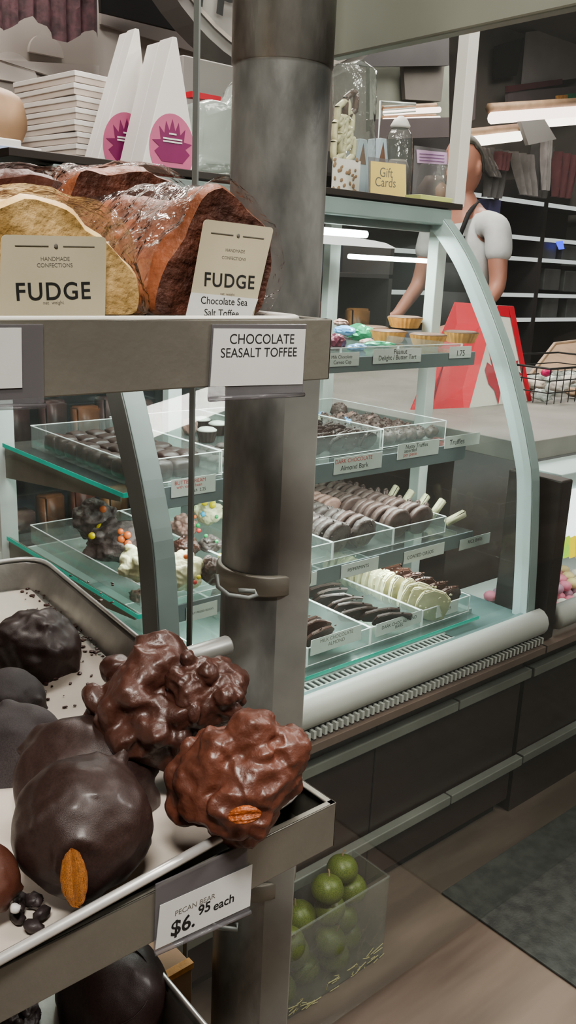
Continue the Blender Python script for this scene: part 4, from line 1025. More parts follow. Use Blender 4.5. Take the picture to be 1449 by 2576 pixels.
t = bag([(848, 500), (846, 160), (900, 150), (935, 170), (928, 300), (932, 500)], 1.45, .05, 'bag', 'clear bag of cream-coated pretzels with dotted lower half', 'pretzel_bag')
random.seed(15)
def pretzel(px, py, y, mt, r=.017, parent=None):
    c = at(px, py, y=y); b = MB(); pts = [c+Vector((r*1.2*math.sin(a)*(1+.3*math.cos(2*a)), 0, r*1.2*math.cos(a)+r*.35*math.sin(3*a))) for a in [2*PI*k/24 for k in range(25)]]
    b.tube(pts, r*.42, 8); o = b.build('pretzel', M[mt], parent, True); return o
for px, py, m_ in ((862, 285, 'ivory'), (855, 325, 'ivory'), (868, 352, 'ivory'), (882, 262, 'milk2'), (852, 372, 'ivory'), (872, 315, 'ivory'), (876, 378, 'ivory')):
    pretzel(px, py, 1.452, m_, parent=t)
b = MB()
for i in range(26):
    c = at(rnd(838, 900), rnd(400, 485), y=1.4225); b.ball(c, (.0045*rnd(.6, 1.1), .0006, .0055*rnd(.6, 1.1)), Euler((0, rnd(0, 3), 0)), 1)
b.build('brown_dots', M['kraft'], t)
a_, b_ = at(838, 395, y=1.424), at(902, 492, y=1.424); MB().box(a_.x, b_.x, 1.4235, 1.4250, ZT+.001, a_.z).build('white_band', M['ceramic'], t)
bag([(474, 440), (478, 260), (520, 250), (560, 262), (598, 200), (602, 330), (596, 440)], 1.42, .05, 'bagmilky', 'frosted clear bag with pointed top between the triangular box and the post')
bag([(606, 440), (608, 200), (700, 190), (760, 200), (770, 440)], 1.46, .05, 'bagmilky', 'second frosted bag hidden behind the post', 'clear_bag')
# gift card note in its holder
def standcard(quad, y, mt, label, name, lines, back=None):
    P = [at(px, py, y=y) for px, py in quad]; tl, tr, br, bl = P
    t = thing(name, label, 'sign', ((tl.x+tr.x)/2, y, ZT))
    ux = (tr-tl).normalized(); W = (tr-tl).length; H = (tl-bl).length
    MB().prism(P, (0, .001, 0)).build('note', M[mt], t)
    b = MB().prism([tl+Vector((-.006, .0016, .008)), tr+Vector((.004, .0016, .006)), Vector((br.x+.003, y+.0016, ZT+.002)), Vector((bl.x-.006, y+.0016, ZT+.002))], (0, .0016, 0)); b.build('clear_stand', M['holder'], t)
    MB().box(bl.x-.004, br.x+.003, y-.012, y+.045, ZT, ZT+.002).build('stand_foot', M['holder'], t)
    for i, s in enumerate(lines): letter(s, W*.25, basis(tl+ux*W*.45-Vector((0, 0, 1))*H*(.3+.28*i)+Vector((0, -.00007, 0)), ux, (0, 0, 1)), M['ink_grey'], t)
    return t
standcard([(933, 405), (1021, 414), (1022, 500), (932, 494)], 1.38, 'yellowcard', 'yellow handwritten note reading Gift Cards in a clear stand', 'gift_card_sign', ['Gift', 'Cards'])
M['lilac'] = mat('lilac_paper', (.55, .38, .58), .6); M['lime'] = mat('lime_paper', (.55, .60, .22), .6)
t = standcard([(1048, 376), (1125, 384), (1124, 414), (1050, 410)], 1.44, 'lilac', 'lilac note strip fixed beside the white post', 'lilac_note', [])
b = MB()
for i in range(3): a_ = at(1056, 386+i*8, y=1.4385); c_ = at(1118, 391+i*8, y=1.4385); b.tube([a_, c_], .0008, 6)
b.build('ruled_lines', mat('violet_ink', (.3, .16, .36), .6), t)
q = at(1078, 508, y=1.325); tag(MB().box(q.x-.055, q.x+.05, 1.30, 1.345, ZT, ZT+.010).build('lime_note_pad', M['lime'], None, bevel=.001), 'flat lime-yellow paper pad at the foot of the white post', 'paper')
# pale blue gable boxes
def gable(px, py, y, s, label):
    q = at(px, py, y=y); t = thing('gable_box', label, 'box', (q.x, y, ZT)); x = q.x
    P = [(x-s, y, ZT), (x+s, y, ZT), (x+s*.9, y, ZT+s*1.5), (x+s*.3, y, q.z), (x-s*.3, y, q.z), (x-s*.9, y, ZT+s*1.5)]
    MB().prism(P, (0, .04, 0)).build('box_body', M['boxblue'], t, bevel=.001)
    MB().prism([(x-s*.32, y-.0008, q.z-s*1.5), (x+s*.32, y-.0008, q.z-s*1.5), (x, y-.0008, q.z-s*.25)], (0, .0006, 0)).build('dark_window', M['tarttop'], t)
M['boxblue'] = mat('pale_blue_carton', (.42, .50, .58), .5)
gable(915, 350, 1.46, .034, 'pale blue gable box behind the yellow note, left one'); gable(965, 348, 1.52, .034, 'pale blue gable box behind the yellow note, right one')
# wire frame stand with clear jar figure
t = thing('wire_sign_stand', 'white metal loop stand behind the yellow note', 'stand', (at(990, 300, y=1.60).x, 1.60, ZT))
a_, b_, c_ = at(958, 255, y=1.60), at(1045, 262, y=1.60), at(1045, 300, y=1.60)
MB().tube([(a_.x, 1.60, ZT), a_, b_], .0035, 8).build('stand_pole', M['case_white'], t, True)
for i in range(3):
    p, r2 = at(965, 268+i*9, y=1.60), at(1045, 262+i*9, y=1.60); MB().tube([p, r2], .002, 6).build('hook', M['case_white'], t, True)
t = thing('clear_jar', 'clear lidded jar behind the yellow note, beside the loop stand', 'jar', (at(1005, 350, y=1.54).x, 1.54, ZT)); h = at(1005, 300, y=1.54).z-ZT
MB().lathe([(.034, 0), (.036, h*.5), (.030, h*.82), (.020, h*.9)], 24).build('jar_body', M['bag'], t, True, world=False); MB().lathe([(.022, h*.9), (.024, h*.93), (.016, h), (.005, h*1.04)], 24).build('jar_lid', M['boxwhite'], t, True, world=False)
MB().lathe([(.028, .003), (.030, h*.45), (.02, h*.55)], 20).build('jar_contents', M['wallg'], t, True, world=False)
q = at(1090, 455, y=1.47); t = thing('clear_jar', 'squat clear jar of brown sweets between the yellow note and the white post', 'jar', (q.x, 1.47, ZT))
MB().lathe([(.040, 0), (.043, .05), (.036, .095), (.034, .10)], 24).build('jar_body', M['bag'], t, True, world=False); MB().lathe([(.034, .003), (.037, .045), (.02, .075)], 20).build('jar_contents', mat('brown_sweets', (.30, .18, .13), .5), t, True, world=False)

# ================================================================== RED CARD WITH LEAF and the counter at the right
QY = 1.62
ct = thing('side_counter', 'grey counter right of the display case carrying red card and baskets', 'counter', (2.2, 1.9, 0))
MB().box(1.65, 3.2, 1.10, 2.35, .805, .85).build('counter_top', mat('grey_counter_top', (.20, .19, .175), .5), ct, bevel=.002)
MB().box(1.67, 3.2, 1.30, 2.30, 0, .805).build('counter_body', M['darkwood'], ct)
P = lambda px, py, y: at(px, py, y=y)
t = thing('red_card_display', 'tall folded bright red card with a red maple leaf on its white face', 'card', (2.0, 1.6, .85))
A1, A2, A3, A4 = P(1028, 1045, 1.54), P(1170, 1066, 1.48), P(1250, 768, 1.60), P(1145, 760, 1.66)
MB().prism([A1, A2, A3, A4], (.004, .006, 0)).build('red_panel', M['red'], t)
B2, B3 = P(1345, 1060, 1.48), P(1290, 770, 1.60)
MB().prism([A2, B2, B3, A3], (.004, .006, 0)).build('white_panel', M['ceramic'], t)
off = Vector((-.0009, -.0035, 0))
MB().prism([P(1278, 775, 1.597)+off, P(1291, 771, 1.60)+off, P(1344, 1050, 1.485)+off, P(1334, 1050, 1.485)+off], (.0004, .001, 0)).build('red_edge', M['red'], t)
MB().prism([A3+off, B3+off, P(1296, 800, 1.59)+off, P(1243, 792, 1.59)+off], (.0004, .001, 0)).build('red_top_band', M['red'], t)
def lf(px, py): return A2.lerp(B2, (px-1170)/175.)*0+at(px, py, y=1.48+.12*(1060-py)/290.)+off
leaf = [(1232, 960), (1246, 975), (1256, 1010), (1262, 975), (1290, 980), (1284, 960), (1316, 935), (1302, 925), (1306, 900), (1284, 908), (1278, 895), (1268, 912), (1270, 875), (1260, 885), (1250, 862), (1243, 888), (1233, 880), (1240, 915), (1228, 905), (1222, 925)]
MB().prism([lf(px-4, py+6) for px, py in leaf], (.0004, .001, 0)).build('red_leaf', mat('muted_red', (.42, .04, .06), .5), t)
MB().prism([lf(px, py) for px, py in ((1262, 1032), (1300, 1030), (1305, 1062), (1268, 1062))], (.0004, .001, 0)).build('red_block', M['red'], t)
MB().prism([P(1074, 1053, 1.519)+off*.8, P(1078, 1053, 1.519)+off*.8, P(1116, 915, 1.575)+off*.8, P(1112, 915, 1.575)+off*.8], (.0004, .001, 0)).build('fold_line', mat('dark_red', (.25, .02, .04), .5), t)
# wire basket with packets, kraft box
t = thing('kraft_tray', 'open kraft cardboard tray tilted on the counter at the right edge', 'box', (2.7, 1.9, .85))
a0, a1, a2, a3 = P(1325, 955, 1.75), P(1395, 865, 1.95), P(1480, 855, 1.95), P(1480, 930, 1.75)
MB().prism([a0, a1, a2, a3], (0.004, .01, .0)).build('tray_panel', M['kraft'], t); MB().tube([a0, a1, a2], .007, 8).build('tray_rim', mat('pale_kraft', (.45, .32, .22), .6), t)
t = thing('wire_basket', 'black wire basket of clear packets on the right-hand counter', 'basket', (2.35, 1.62, .85))
bx0, bx1, by0, by1 = P(1345, 1080, 1.45).x, P(1345, 1080, 1.45).x+.55, 1.42, 1.75
def wire(pts, r=.003): return MB().tube(pts, r, 6)
for z in (.885, .92, .955): wire([(bx0, by0, z), (bx1, by0, z), (bx1, by1, z), (bx0, by1, z), (bx0, by0, z)], 0.0035 if z > .94 else .002).build('wire_ring', M['black'], t)
b = MB()
for k in range(16): x = bx0+(bx1-bx0)*k/15; b.tube([(x, by0, .852), (x, by0, .955)], .0016, 6)
for k in range(8): y = by0+(by1-by0)*k/7; b.tube([(bx0, y, .852), (bx0, y, .955)], .0016, 6)
b.build('wire_uprights', M['black'], t)
random.seed(16); PK = []
for i, m_ in enumerate(('bagmilky', 'wallw', 'kraft', 'boxshade')):
    PK.append(setm(MB().ball((0, 0, .02), (.035, .025, .018), None, 3, .5, 2, i).mesh('packet', True), m_))
for i in range(18):
    put(PK[i % 4], 'sweet_packet', 'small packet of sweets in the black wire basket, %s' % ('frosted', 'off white', 'kraft brown', 'grey')[i % 4], 'packet', 'sweet packets, %s' % ('frosted', 'off white', 'kraft brown', 'grey')[i % 4], (bx0+.04+(i % 6)*.09, by0+.05+(i//6)*.08, .853+.02*(i % 2)), (0, rnd(-.3, .3), rnd(0, 3)), rnd(.8, 1.1))
q = P(1362, 1045, 1.45); me = setm(MB().ball((0, 0, .01), (.022, .012, .012), None, 2, .3, 2, 1).mesh('pp', True), 'lip'); M['hotpink'] = mat('hot_pink', (.75, .03, .18), .4); setm(me, 'hotpink')
put(me, 'pink_packet', 'bright pink packet at the left rim of the wire basket', 'packet', None, (bx0+.025, by0+.03, .93))
t = thing('plastic_bundle', 'bundle of clear plastic wrap under the kraft tray', 'bag', (2.6, 1.8, .93))
b = MB(); c = P(1400, 965, 1.62); b.ball(c, (.14, .08, .04), None, 4, .5, 2, 3); b.build('crumpled_film', M['bagmilky'], t, True)

# ---- neighbouring case at the far right
nc = thing('neighbour_case', 'second lit display case continuing at the right edge behind a dark gap', 'display case', (2.1, 1.25, 0))
NX = 1.645
M['mauveledge'] = mat('brown_ledge_right', (.16, .115, .095), .5)
MB().box(1.592, 1.632, .955, 1.09, .44, .80).build('dark_end_panel', M['darkedge'], nc, bevel=.004)
MB().box(1.590, 3.0, .985, 1.095, 0, .43).build('base_cabinet', M['darkwood'], nc)
for z0 in (.352, .135): MB().box(1.592, 3.0, .964, .984, z0, z0+.021).build('kick_strip', M['trimstrip'], nc, bevel=.002)
MB().box(1.590, 3.0, .940, .985, .420, .4365).build('ledge', M['mauveledge'], nc)
b = MB(); b.loft([[(x, y, z-.005) for y, z in pf] for x in (NX, 3.0)]); b.build('bumper', M['bumper'], nc, True)
MB().box(NX-.01, 3.0, .985, 1.095, .765, .803).build('top_rail', M['case_frame_pale'], nc, bevel=.002)
MB().box(NX-.01, 3.0, .975, 1.095, .735, .765).build('lit_rail', M['screen'], nc)
MB().poly([(NX, 1.075, .60), (3.0, 1.075, .60), (3.0, 1.075, .735), (NX, 1.075, .735)]).build('glowing_panel', M['screen'], nc)
for k, c in enumerate(((.1, .6, .2), (.5, .75, .05), (.9, .7, .03), (.9, .3, .03), (.8, .05, .1))):
    m_ = emis('rainbow_%d' % k, c, .9); o0 = P(1404+k*14, 1348-k*5, 1.055); MB().prism([P(1403+k*15, 1355, 1.055), P(1418+k*15, 1348, 1.055), P(1440+k*15, 1392, 1.055), P(1403+k*15, 1405, 1.055)], (0, .002, 0)).build('rainbow_stripe', m_, nc)
MB().box(NX, 3.0, 1.0, 1.245, .43, .455).build('deck', M['case_white'], nc)
kk = [setm(MB().ball((0, 0, .012), (.015, .015, .012), None, 2).mesh('mac', True), 'x' if 0 else m_) for m_ in ('pinkchoc', 'ivory')]
M['rose'] = mat('rose_sweet', (.75, .25, .36), .5); M['lemon'] = mat('lemon_sweet', (.78, .66, .35), .5); M['white_s'] = mat('white_sweet', (.75, .73, .68), .5); M['mauve'] = mat('mauve_sweet', (.45, .25, .35), .5)
kk = {m_: setm(MB().ball((0, 0, .013), (.0165, .0165, .013), None, 2).mesh('mac', True), m_) for m_ in ('rose', 'lemon', 'white_s', 'mauve')}
random.seed(17); ks = list(kk)
for i in range(9):
    for j in range(5):
        m_ = ks[(i*2+j*3+(i*j) % 3) % 4]; nm = {'rose': 'pink', 'lemon': 'yellow', 'white_s': 'white', 'mauve': 'mauve'}[m_]
        put(kk[m_], 'round_sweet', '%s round sweet piled in the neighbouring case at the right edge' % nm, 'sweet', '%s round sweets' % nm, (NX+.02+i*.034, 1.02+j*.033, .4555+(j*.0)), (0, 0, rnd(0, 3)))
for i in range(8):
    for j in range(3):
        m_ = ks[(i+j*3) % 4]; nm = {'rose': 'pink', 'lemon': 'yellow', 'white_s': 'white', 'mauve': 'mauve'}[m_]
        put(kk[m_], 'round_sweet', '%s round sweet piled in the neighbouring case at the right edge' % nm, 'sweet', '%s round sweets' % nm, (NX+.037+i*.034, 1.05+j*.034, .480), (0, 0, rnd(0, 3)))

# ================================================================== FLOOR: mat, apples
mt_ = MB(); c0 = at(1110, 2250, z=0)
tag(MB().box(c0.x, c0.x+2.2, -.4, c0.y, 0.0005, .006).build('floor_mat', M['mat'], None, bevel=.002), 'dark grey rubber floor mat in front of the case base', 'mat')
ab = thing('clear_tub', 'clear plastic tub holding green apples on the floor behind the rack post', 'tub', (.90, .905, 0))
TX0, TX1, TY0, TY1, TH = .785, 1.03, .858, .950, .17
b = MB(); w = .002
b.box(TX0, TX1, TY0, TY0+w, 0, TH).box(TX0, TX1, TY1-w, TY1, 0, TH).box(TX0, TX0+w, TY0, TY1, 0, TH).box(TX1-w, TX1, TY0, TY1, 0, TH).box(TX0, TX1, TY0, TY1, 0, .002); b.build('tub_walls', M['bag'], ab)
b = MB(); b.tube([(TX0, TY0, TH), (TX1, TY0, TH), (TX1, TY1, TH), (TX0, TY1, TH), (TX0, TY0, TH)], .002, 6); b.build('tub_rim', M['acrylic'], ab)
def apple_mesh():
    b = MB(); pr = []
    for k in range(15):
        a = PI*k/14; r = math.sin(a)*(1+.08*math.cos(a)); z = -math.cos(a)*.9
        if k > 10: z -= .20*((k-10)/4)**2
        pr.append((max(r, .02), z))
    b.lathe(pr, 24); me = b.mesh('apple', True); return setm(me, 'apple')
AP = apple_mesh(); r = .0205; random.seed(18)
STM = setm(MB().tube([(0, 0, .70), (.05, 0, .95), (.12, 0, 1.1)], .05, 6).mesh('stem'), 'kraft')
def apple(x, y, z, s, label):
    t = thing('green_apple', label, 'apple', (x, y, z-s*.9)); t.rotation_euler = (rnd(-.5, .5), rnd(-.5, .5), rnd(0, 6))
    for me, n in ((AP, 'apple_flesh'), (STM, 'stem')):
        o = bpy.data.objects.new(n, me); col.objects.link(o); o.parent = t; o.scale = (s, s, s); o.location = (0, 0, s*.9)
    t['group'] = 'green apples in the clear tub'
for lay in range(4):
    for i in range(4 - lay % 2):
        if lay == 3 and i == 0: continue
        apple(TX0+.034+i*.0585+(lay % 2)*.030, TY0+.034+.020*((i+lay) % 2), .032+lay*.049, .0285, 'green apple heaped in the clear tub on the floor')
b = MB()
for i in range(40): p = Vector((rnd(TX0+.01, TX1-.01), TY0-.004, rnd(.002, .03))); b.tube([p, p+Vector((rnd(-.03, .03), rnd(-.004, .0), rnd(-.004, .012)))], .0008, 4)
tag(b.build('straw_bedding', M['straw']), 'loose straw along the bottom front of the apple tub', 'straw', kind='stuff')
q = deep(450, 2470, 1.12); t = thing('cardboard_box', 'brown cardboard box low down beside the rack post', 'box', (q.x, q.y, 0))
MB().box(q.x-.10, q.x+.0, q.y-.03, q.y+.22, 0, q.z+.05).build('carton_walls', M['kraft'], t, bevel=.002); MB().box(q.x-.101, q.x+.001, q.y-.031, q.y-.02, q.z+.044, q.z+.052).build('carton_rim', M['amber'], t)
# clear pane between rack and case (its left edge is the thin upright line)
tl_ = at(480, 1600, y=.80)
gp = thing('glass_partition', 'large clear glass pane standing between the rack and the display case', 'glass', (1.3, .80, 0))
MB().box(tl_.x, 2.4, .800, .806, .01, 2.4).build('glass_pane', M['pane'], gp)
MB().box(tl_.x-.0011, tl_.x+.0011, .7985, .8075, .01, 2.4).build('pane_edge', M['case_dark'], gp)
MB().box(tl_.x+.05, tl_.x+.09, .79, .816, 0, .05).build('floor_clamp', M['steel'], gp)
MB().box(2.30, 2.34, .79, .816, 0, .05).build('floor_clamp', M['steel'], gp)

# ================================================================== BACKGROUND, upper left
Q = at
def bgtag(o, n, l, c, g=None): return tag(o, l, c, g)
a_ = Q(252, 90, y=3.2); m0 = MB(); rings = []
g = [[(Q(-40, 0, y=3.2).x+(a_.x+.0-Q(-40, 0, y=3.2).x)*i/24, 3.2+.02*math.sin(i*1.9), a_.z-.02+.55*j/6-.03*math.sin(i*.5)) for i in range(25)] for j in range(7)]
for r0, r1 in zip(g, g[1:]): m0.sheet(r0, r1)
tag(m0.build('hanging_cloth', M['maroon'], None, True), 'dark maroon cloth hanging at the upper left corner', 'cloth')
tag(MB().prism([Q(250, -60, y=3.45), Q(470, -60, y=3.45), Q(460, 80, y=3.45), Q(255, 30, y=3.45)], (0, .02, 0)).build('black_panel', M['black']), 'black panel behind the cloth and round sign', 'panel')
c = Q(690, -330, y=2.9); sg = thing('round_sign', 'large grey drum-shaped hanging sign with black letters, top centre-left', 'sign', (c.x, 2.9, c.z-.75))
R_ = (c-Q(480, 92, y=2.9)).length
b = MB(); b.loft([[(c.x+R_*math.cos(a), y_, c.z+R_*math.sin(a)) for a in [2*PI*k/64 for k in range(64)]] for y_ in (2.82, 2.95)]); b.build('drum', M['signgrey'], sg)
b = MB(); rg = []
for k in range(65):
    a = 2*PI*k/64; rg.append([(c.x+rr*math.cos(a), y_, c.z+rr*math.sin(a)) for rr, y_ in ((R_*.92, 2.815), (R_*.945, 2.81), (R_*.945, 2.82), (R_*.92, 2.82))])
b.loft(rg, False, False); b.build('inner_ring', M['wallg'], sg)
letter('M P F', .17, basis(Q(555, -8, y=2.80), (1, 0, -.12), (0, 0, 1)), M['black'], sg, bold=.006)
# pale scallop shapes on the partition
M['scallop'] = mat('light_plaster', (.80, .75, .70), .7, 0, vs=3, var=.04); M['lowpanel'] = mat('grey_panel', (.42, .39, .37), .7, 0, vs=3, var=.04)
def halfdisc(px, py, rpx, y, label, m_='scallop'):
    c = Q(px, py, y=y); r = (Q(px+rpx, py, y=y)-c).length; b = MB()
    b.prism([(c.x+r*math.cos(a), y, c.z+r*math.sin(a)) for a in [PI*k/24 for k in range(25)]], (0, .02, 0)); tag(b.build('wall_scallop', M[m_]), label, 'wall panel', kind='structure')
halfdisc(34, 205, 62, 3.575, 'pale'); halfdisc(118, 138, 42, 3.57, 'pale')
tag(MB().prism([Q(255, 60, y=3.57), Q(600, 165, y=3.57), Q(600, 105, y=3.57), Q(255, 20, y=3.57)], (0, .02, 0)).build('trim_2', M['lowpanel']), kind='structure')
tag(MB().prism([Q(0, 150, y=3.57), Q(250, 165, y=3.57), Q(250, 260, y=3.57), Q(155, 200, y=3.57), Q(155, 150, y=3.57)][:4], (0, .02, 0)).build('trim_3', M['scallop']), kind='structure')
tag(MB().box(Q(460, 170, y=2.6).x, Q(620, 170, y=2.6).x, 2.6, 2.64, 1.2, Q(540, 155, y=2.6).z).build('grey_cabinet', M['signgrey'], None, bevel=.004), 'mid grey cabinet behind the frosted bags', 'cabinet')
tag(MB().box(Q(482, 240, y=2.3).x, Q(556, 240, y=2.3).x, 2.3, 2.33, Q(520, 251, y=2.3).z, Q(520, 236, y=2.3).z).build('red_strip', M['red'], None), 'small red strip behind the frosted bag', 'sign')
# things seen through the case, low left: dark shelving with warm packs
sh = thing('back_shelving', 'dark shelving behind the case with rows of warm-coloured packs', 'shelf', (1.3, 2.5, 0))
MB().box(.75, 2.55, 2.62, 2.66, 0, 1.30).build('back_board', M['navy'], sh)
for z in (.35, .62, .90, 1.18): MB().box(.75, 2.55, 2.36, 2.62, z, z+.015).build('shelf_board', M['walld'], sh)
for x in (.75, 1.65, 2.53): MB().box(x, x+.02, 2.36, 2.62, 0, 1.30).build('side_board', M['walld'], sh)
PKS = []
for i, c in enumerate(((.16, .05, .035), (.22, .09, .04), (.10, .05, .05), (.25, .13, .05))):
    M['pk%d' % i] = mat('pack_%d' % i, c, .35, 0, vs=15, var=.5)
    b = MB().box(-.045, .045, -.03, .03, 0, .15); bmesh.ops.bevel(b.b, geom=b.b.edges[:], offset=.008, segments=2, affect='EDGES'); PKS.append(setm(b.mesh('pack', True), 'pk%d' % i))
random.seed(19); pn = ('dull red', 'tan', 'brown', 'amber')
for z in (.365, .635, .915):
    for i in range(16):
        k = random.randrange(4); put(PKS[k], 'sweet_box', '%s carton standing on the dark shelving seen through the case' % pn[k], 'box', '%s cartons on the dark shelving' % pn[k], (.86+i*.105, 2.44+rnd(-.02, .03), z), (0, 0, rnd(-.2, .2)), (rnd(.8, 1), 1, rnd(.6, 1.2)))

# ================================================================== BACKGROUND, upper right: market aisles
wl = 4.4
rk = thing('aisle_rack', 'long dark shop shelving with pale lit shelf edges at the right', 'shelf', (5.5, wl, 0))
MB().box(3.4, 7.5, wl+.4, wl+.44, 0, 2.0).build('back_board', M['walld'], rk)
for i, py in enumerate((522, 607, 657, 742, 800)):
    z = at(1449, py, y=wl).z; MB().box(3.6, 7.5, wl, wl+.4, z-.02, z).build('shelf_board', M['walld'], rk); MB().box(4.55, 7.5, wl-.012, wl-.002, z-.028, z+.004).build('lit_edge', M['edgeled'], rk)
for px in (1225, 1350): x = at(px, 650, y=wl).x; MB().box(x, x+.05, wl-.02, wl+.4, 0, 2.0).build('rack_post', M['walld'], rk)
M['steelbin'] = mat('grey_drawer', (.13, .14, .14), .4, .2, vs=4, var=.3)
for i, (px, py) in enumerate(((1375, 630), (1430, 640), (1385, 700), (1435, 705), (1380, 770), (1440, 775))):
    q = at(px, py, y=wl+.05); o = MB().box(q.x-.12, q.x+.12, wl+.03, wl+.3, q.z-.10, q.z+.08).build('storage_drawer', M['steelbin'], None, bevel=.01); tag(o, 'grey storage box on the far dark shelving', 'box', 'grey boxes on the far shelving')
M['bluepk'] = mat('blue_pack', (.09, .09, .22), .5)
q = at(1230, 545, y=wl-.15); tag(MB().box(q.x-.07, q.x+.07, wl-.2, wl-.08, 0, q.z+.12).build('blue_cabinet', M['bluepk'], None, bevel=.01), 'slim dark blue stand behind the person', 'stand')
# hanging grey and white garments / banners row above the shelving
M['cloth_w'] = mat('pale_cloth', (.26, .245, .24), .8, 0, vs=4, var=.3); M['cloth_g'] = mat('grey_cloth', (.10, .095, .095), .8, 0, vs=4, var=.3); M['cloth_r'] = mat('wine_cloth', (.10, .03, .035), .8)
def hang(px0, px1, py0, py1, y, m_, label, lean=0, grp=None):
    a, b_ = at(px0, py0, y=y), at(px1, py0, y=y); z1 = at((px0+px1)/2, py1, y=y).z; m0 = MB(); n = 14
    g = [[(a.x+(b_.x-a.x)*(i/n)*(1-.25*(1-j/5.))+lean*(1-j/5.), y+.03*math.sin(i*1.3+j*.4), z1+(a.z-z1)*j/5.) for i in range(n+1)] for j in range(6)]
    for r0, r1 in zip(g, g[1:]): m0.sheet(r0, r1)
    tag(m0.build('hanging_banner', M[m_], None, True), label, 'banner', grp)
hang(1196, 1228, 368, 440, 4.1, 'cloth_w', 'narrow pale hanging cloth right of the person head', .2); hang(1228, 1285, 370, 500, 4.15, 'cloth_g', 'grey hanging cloth between narrow pale and wide pale ones')
hang(1288, 1345, 380, 490, 4.1, 'cloth_w', 'wide pale hanging cloth in the far aisle', .15); hang(1252, 1286, 380, 430, 4.08, 'cloth_r', 'small wine-red cloth hanging in the far aisle')
hang(1345, 1400, 360, 500, 4.2, 'cloth_g', 'dark cloth hanging left of the reddish one'); hang(1400, 1460, 380, 500, 4.12, 'cloth_r', 'reddish cloth at the right edge of the far aisle')
hang(1368, 1385, 350, 480, 4.05, 'cloth_w', 'thin pale strip hanging at the right', .05)
# light tubes
def tubelight(px0, py0, px1, py1, y, r, m_, label):
    a, b_ = at(px0, py0, y=y), at(px1, py1, y=y); t = thing('tube_light', label, 'lamp', ((a.x+b_.x)/2, y, min(a.z, b_.z)))
    MB().tube([a, b_], r, 10).build('tube', M[m_], t, True); MB().tube([a+Vector((0, .03, r*1.6)), b_+Vector((0, .03, r*1.6))], r*.9, 6).build('housing', M['kraft'], t, True)
tubelight(1238, 297, 1500, 277, 4.0, .040, 'pinkled', 'upper pinkish tube light at the right'); tubelight(1378, 309, 1500, 300, 4.0, .030, 'warmled', 'short warm tube light at the right edge')
tubelight(1180, 357, 1308, 342, 4.0, .035, 'warmled', 'lower warm tube light just above the person'); tubelight(968, 283, 1105, 276, 3.6, .016, 'pinkled', 'thin pinkish tube left of the white post')
tubelight(965, 302, 1105, 296, 3.6, .010, 'pinkled', 'second thin pinkish tube left of the white post')
def panel(pts, y, m_, label, name='wall_board', cat='panel', d=.03): tag(MB().prism([at(px, py, y=y) for px, py in pts], (0, d, 0)).build(name, M[m_]), label, cat)
M['taupe'] = mat('taupe_board', (.155, .14, .125), .7, 0, vs=1.5, var=.35); M['lightb'] = mat('light_board', (.30, .28, .275), .7, 0, vs=1.5, var=.2); M['mauveb'] = mat('mauve_board', (.17, .14, .145), .7, 0, vs=1.5, var=.2)
panel([(1080, 60), (1330, 60), (1330, 400), (1080, 420)], 5.0, 'taupe', 'large taupe board high behind the white post')
panel([(1250, 115), (1318, 95), (1300, 190), (1245, 200)], 4.9, 'black', 'small dark screen high in the far aisle', 'dark_screen', 'screen')
panel([(1330, 80), (1500, 60), (1500, 190), (1318, 215)], 4.85, 'lightb', 'light grey board high at the right edge')
panel([(1278, 216), (1415, 198), (1415, 212), (1278, 232)], 4.8, 'cloth_r', 'thin wine-red rail under the light grey board', 'red_rail', 'rail')
panel([(1278, 232), (1500, 212), (1500, 258), (1278, 262)], 4.82, 'mauveb', 'mauve-grey strip above the upper tube light')
panel([(1405, 240), (1428, 238), (1428, 262), (1405, 264)], 4.7, 'amber', 'small orange sign at the right edge', 'orange_sign', 'sign'); panel([(1428, 236), (1460, 234), (1460, 262), (1428, 262)], 4.7, 'greenfoil', 'small green sign beside the orange one', 'green_sign', 'sign')
panel([(1170, 95), (1205, 90), (1195, 300), (1150, 320)], 4.7, 'mauveb', 'narrow mauve board beside the white post')
panel([(845, 150), (1130, 95), (1130, 165), (930, 168)], 3.9, 'walld', 'dark bulkhead just under the fascia')
panel([(930, 165), (1130, 150), (1130, 300), (930, 330)], 4.0, 'tealb' if 0 else 'fascia', 'dull green board behind the pretzel bag')
panel([(1015, 165), (1120, 145), (1110, 255), (1020, 250)], 3.95, 'taupe', 'brownish board overlapping the dull green one')
panel([(940, 300), (1130, 295), (1130, 345), (940, 350)], 3.5, 'mauveb', 'brownish valance under the thin pinkish tubes')
panel([(940, 345), (1130, 340), (1130, 520), (940, 520)], 3.6, 'walld', 'dark recess behind the jars')
panel([(1310, 305), (1370, 300), (1400, 350), (1330, 365)], 3.9, 'signgrey', 'grey angled bracket between the tube lights', 'angled_bracket', 'bracket')
M['blueled'] = emis('blue_led', (.05, .08, 1), 1.5)
panel([(1400, 608), (1416, 606), (1420, 626), (1408, 628)], wl-.03, 'blueled', 'small vivid blue light on the far shelving', 'blue_light', 'lamp', .01)

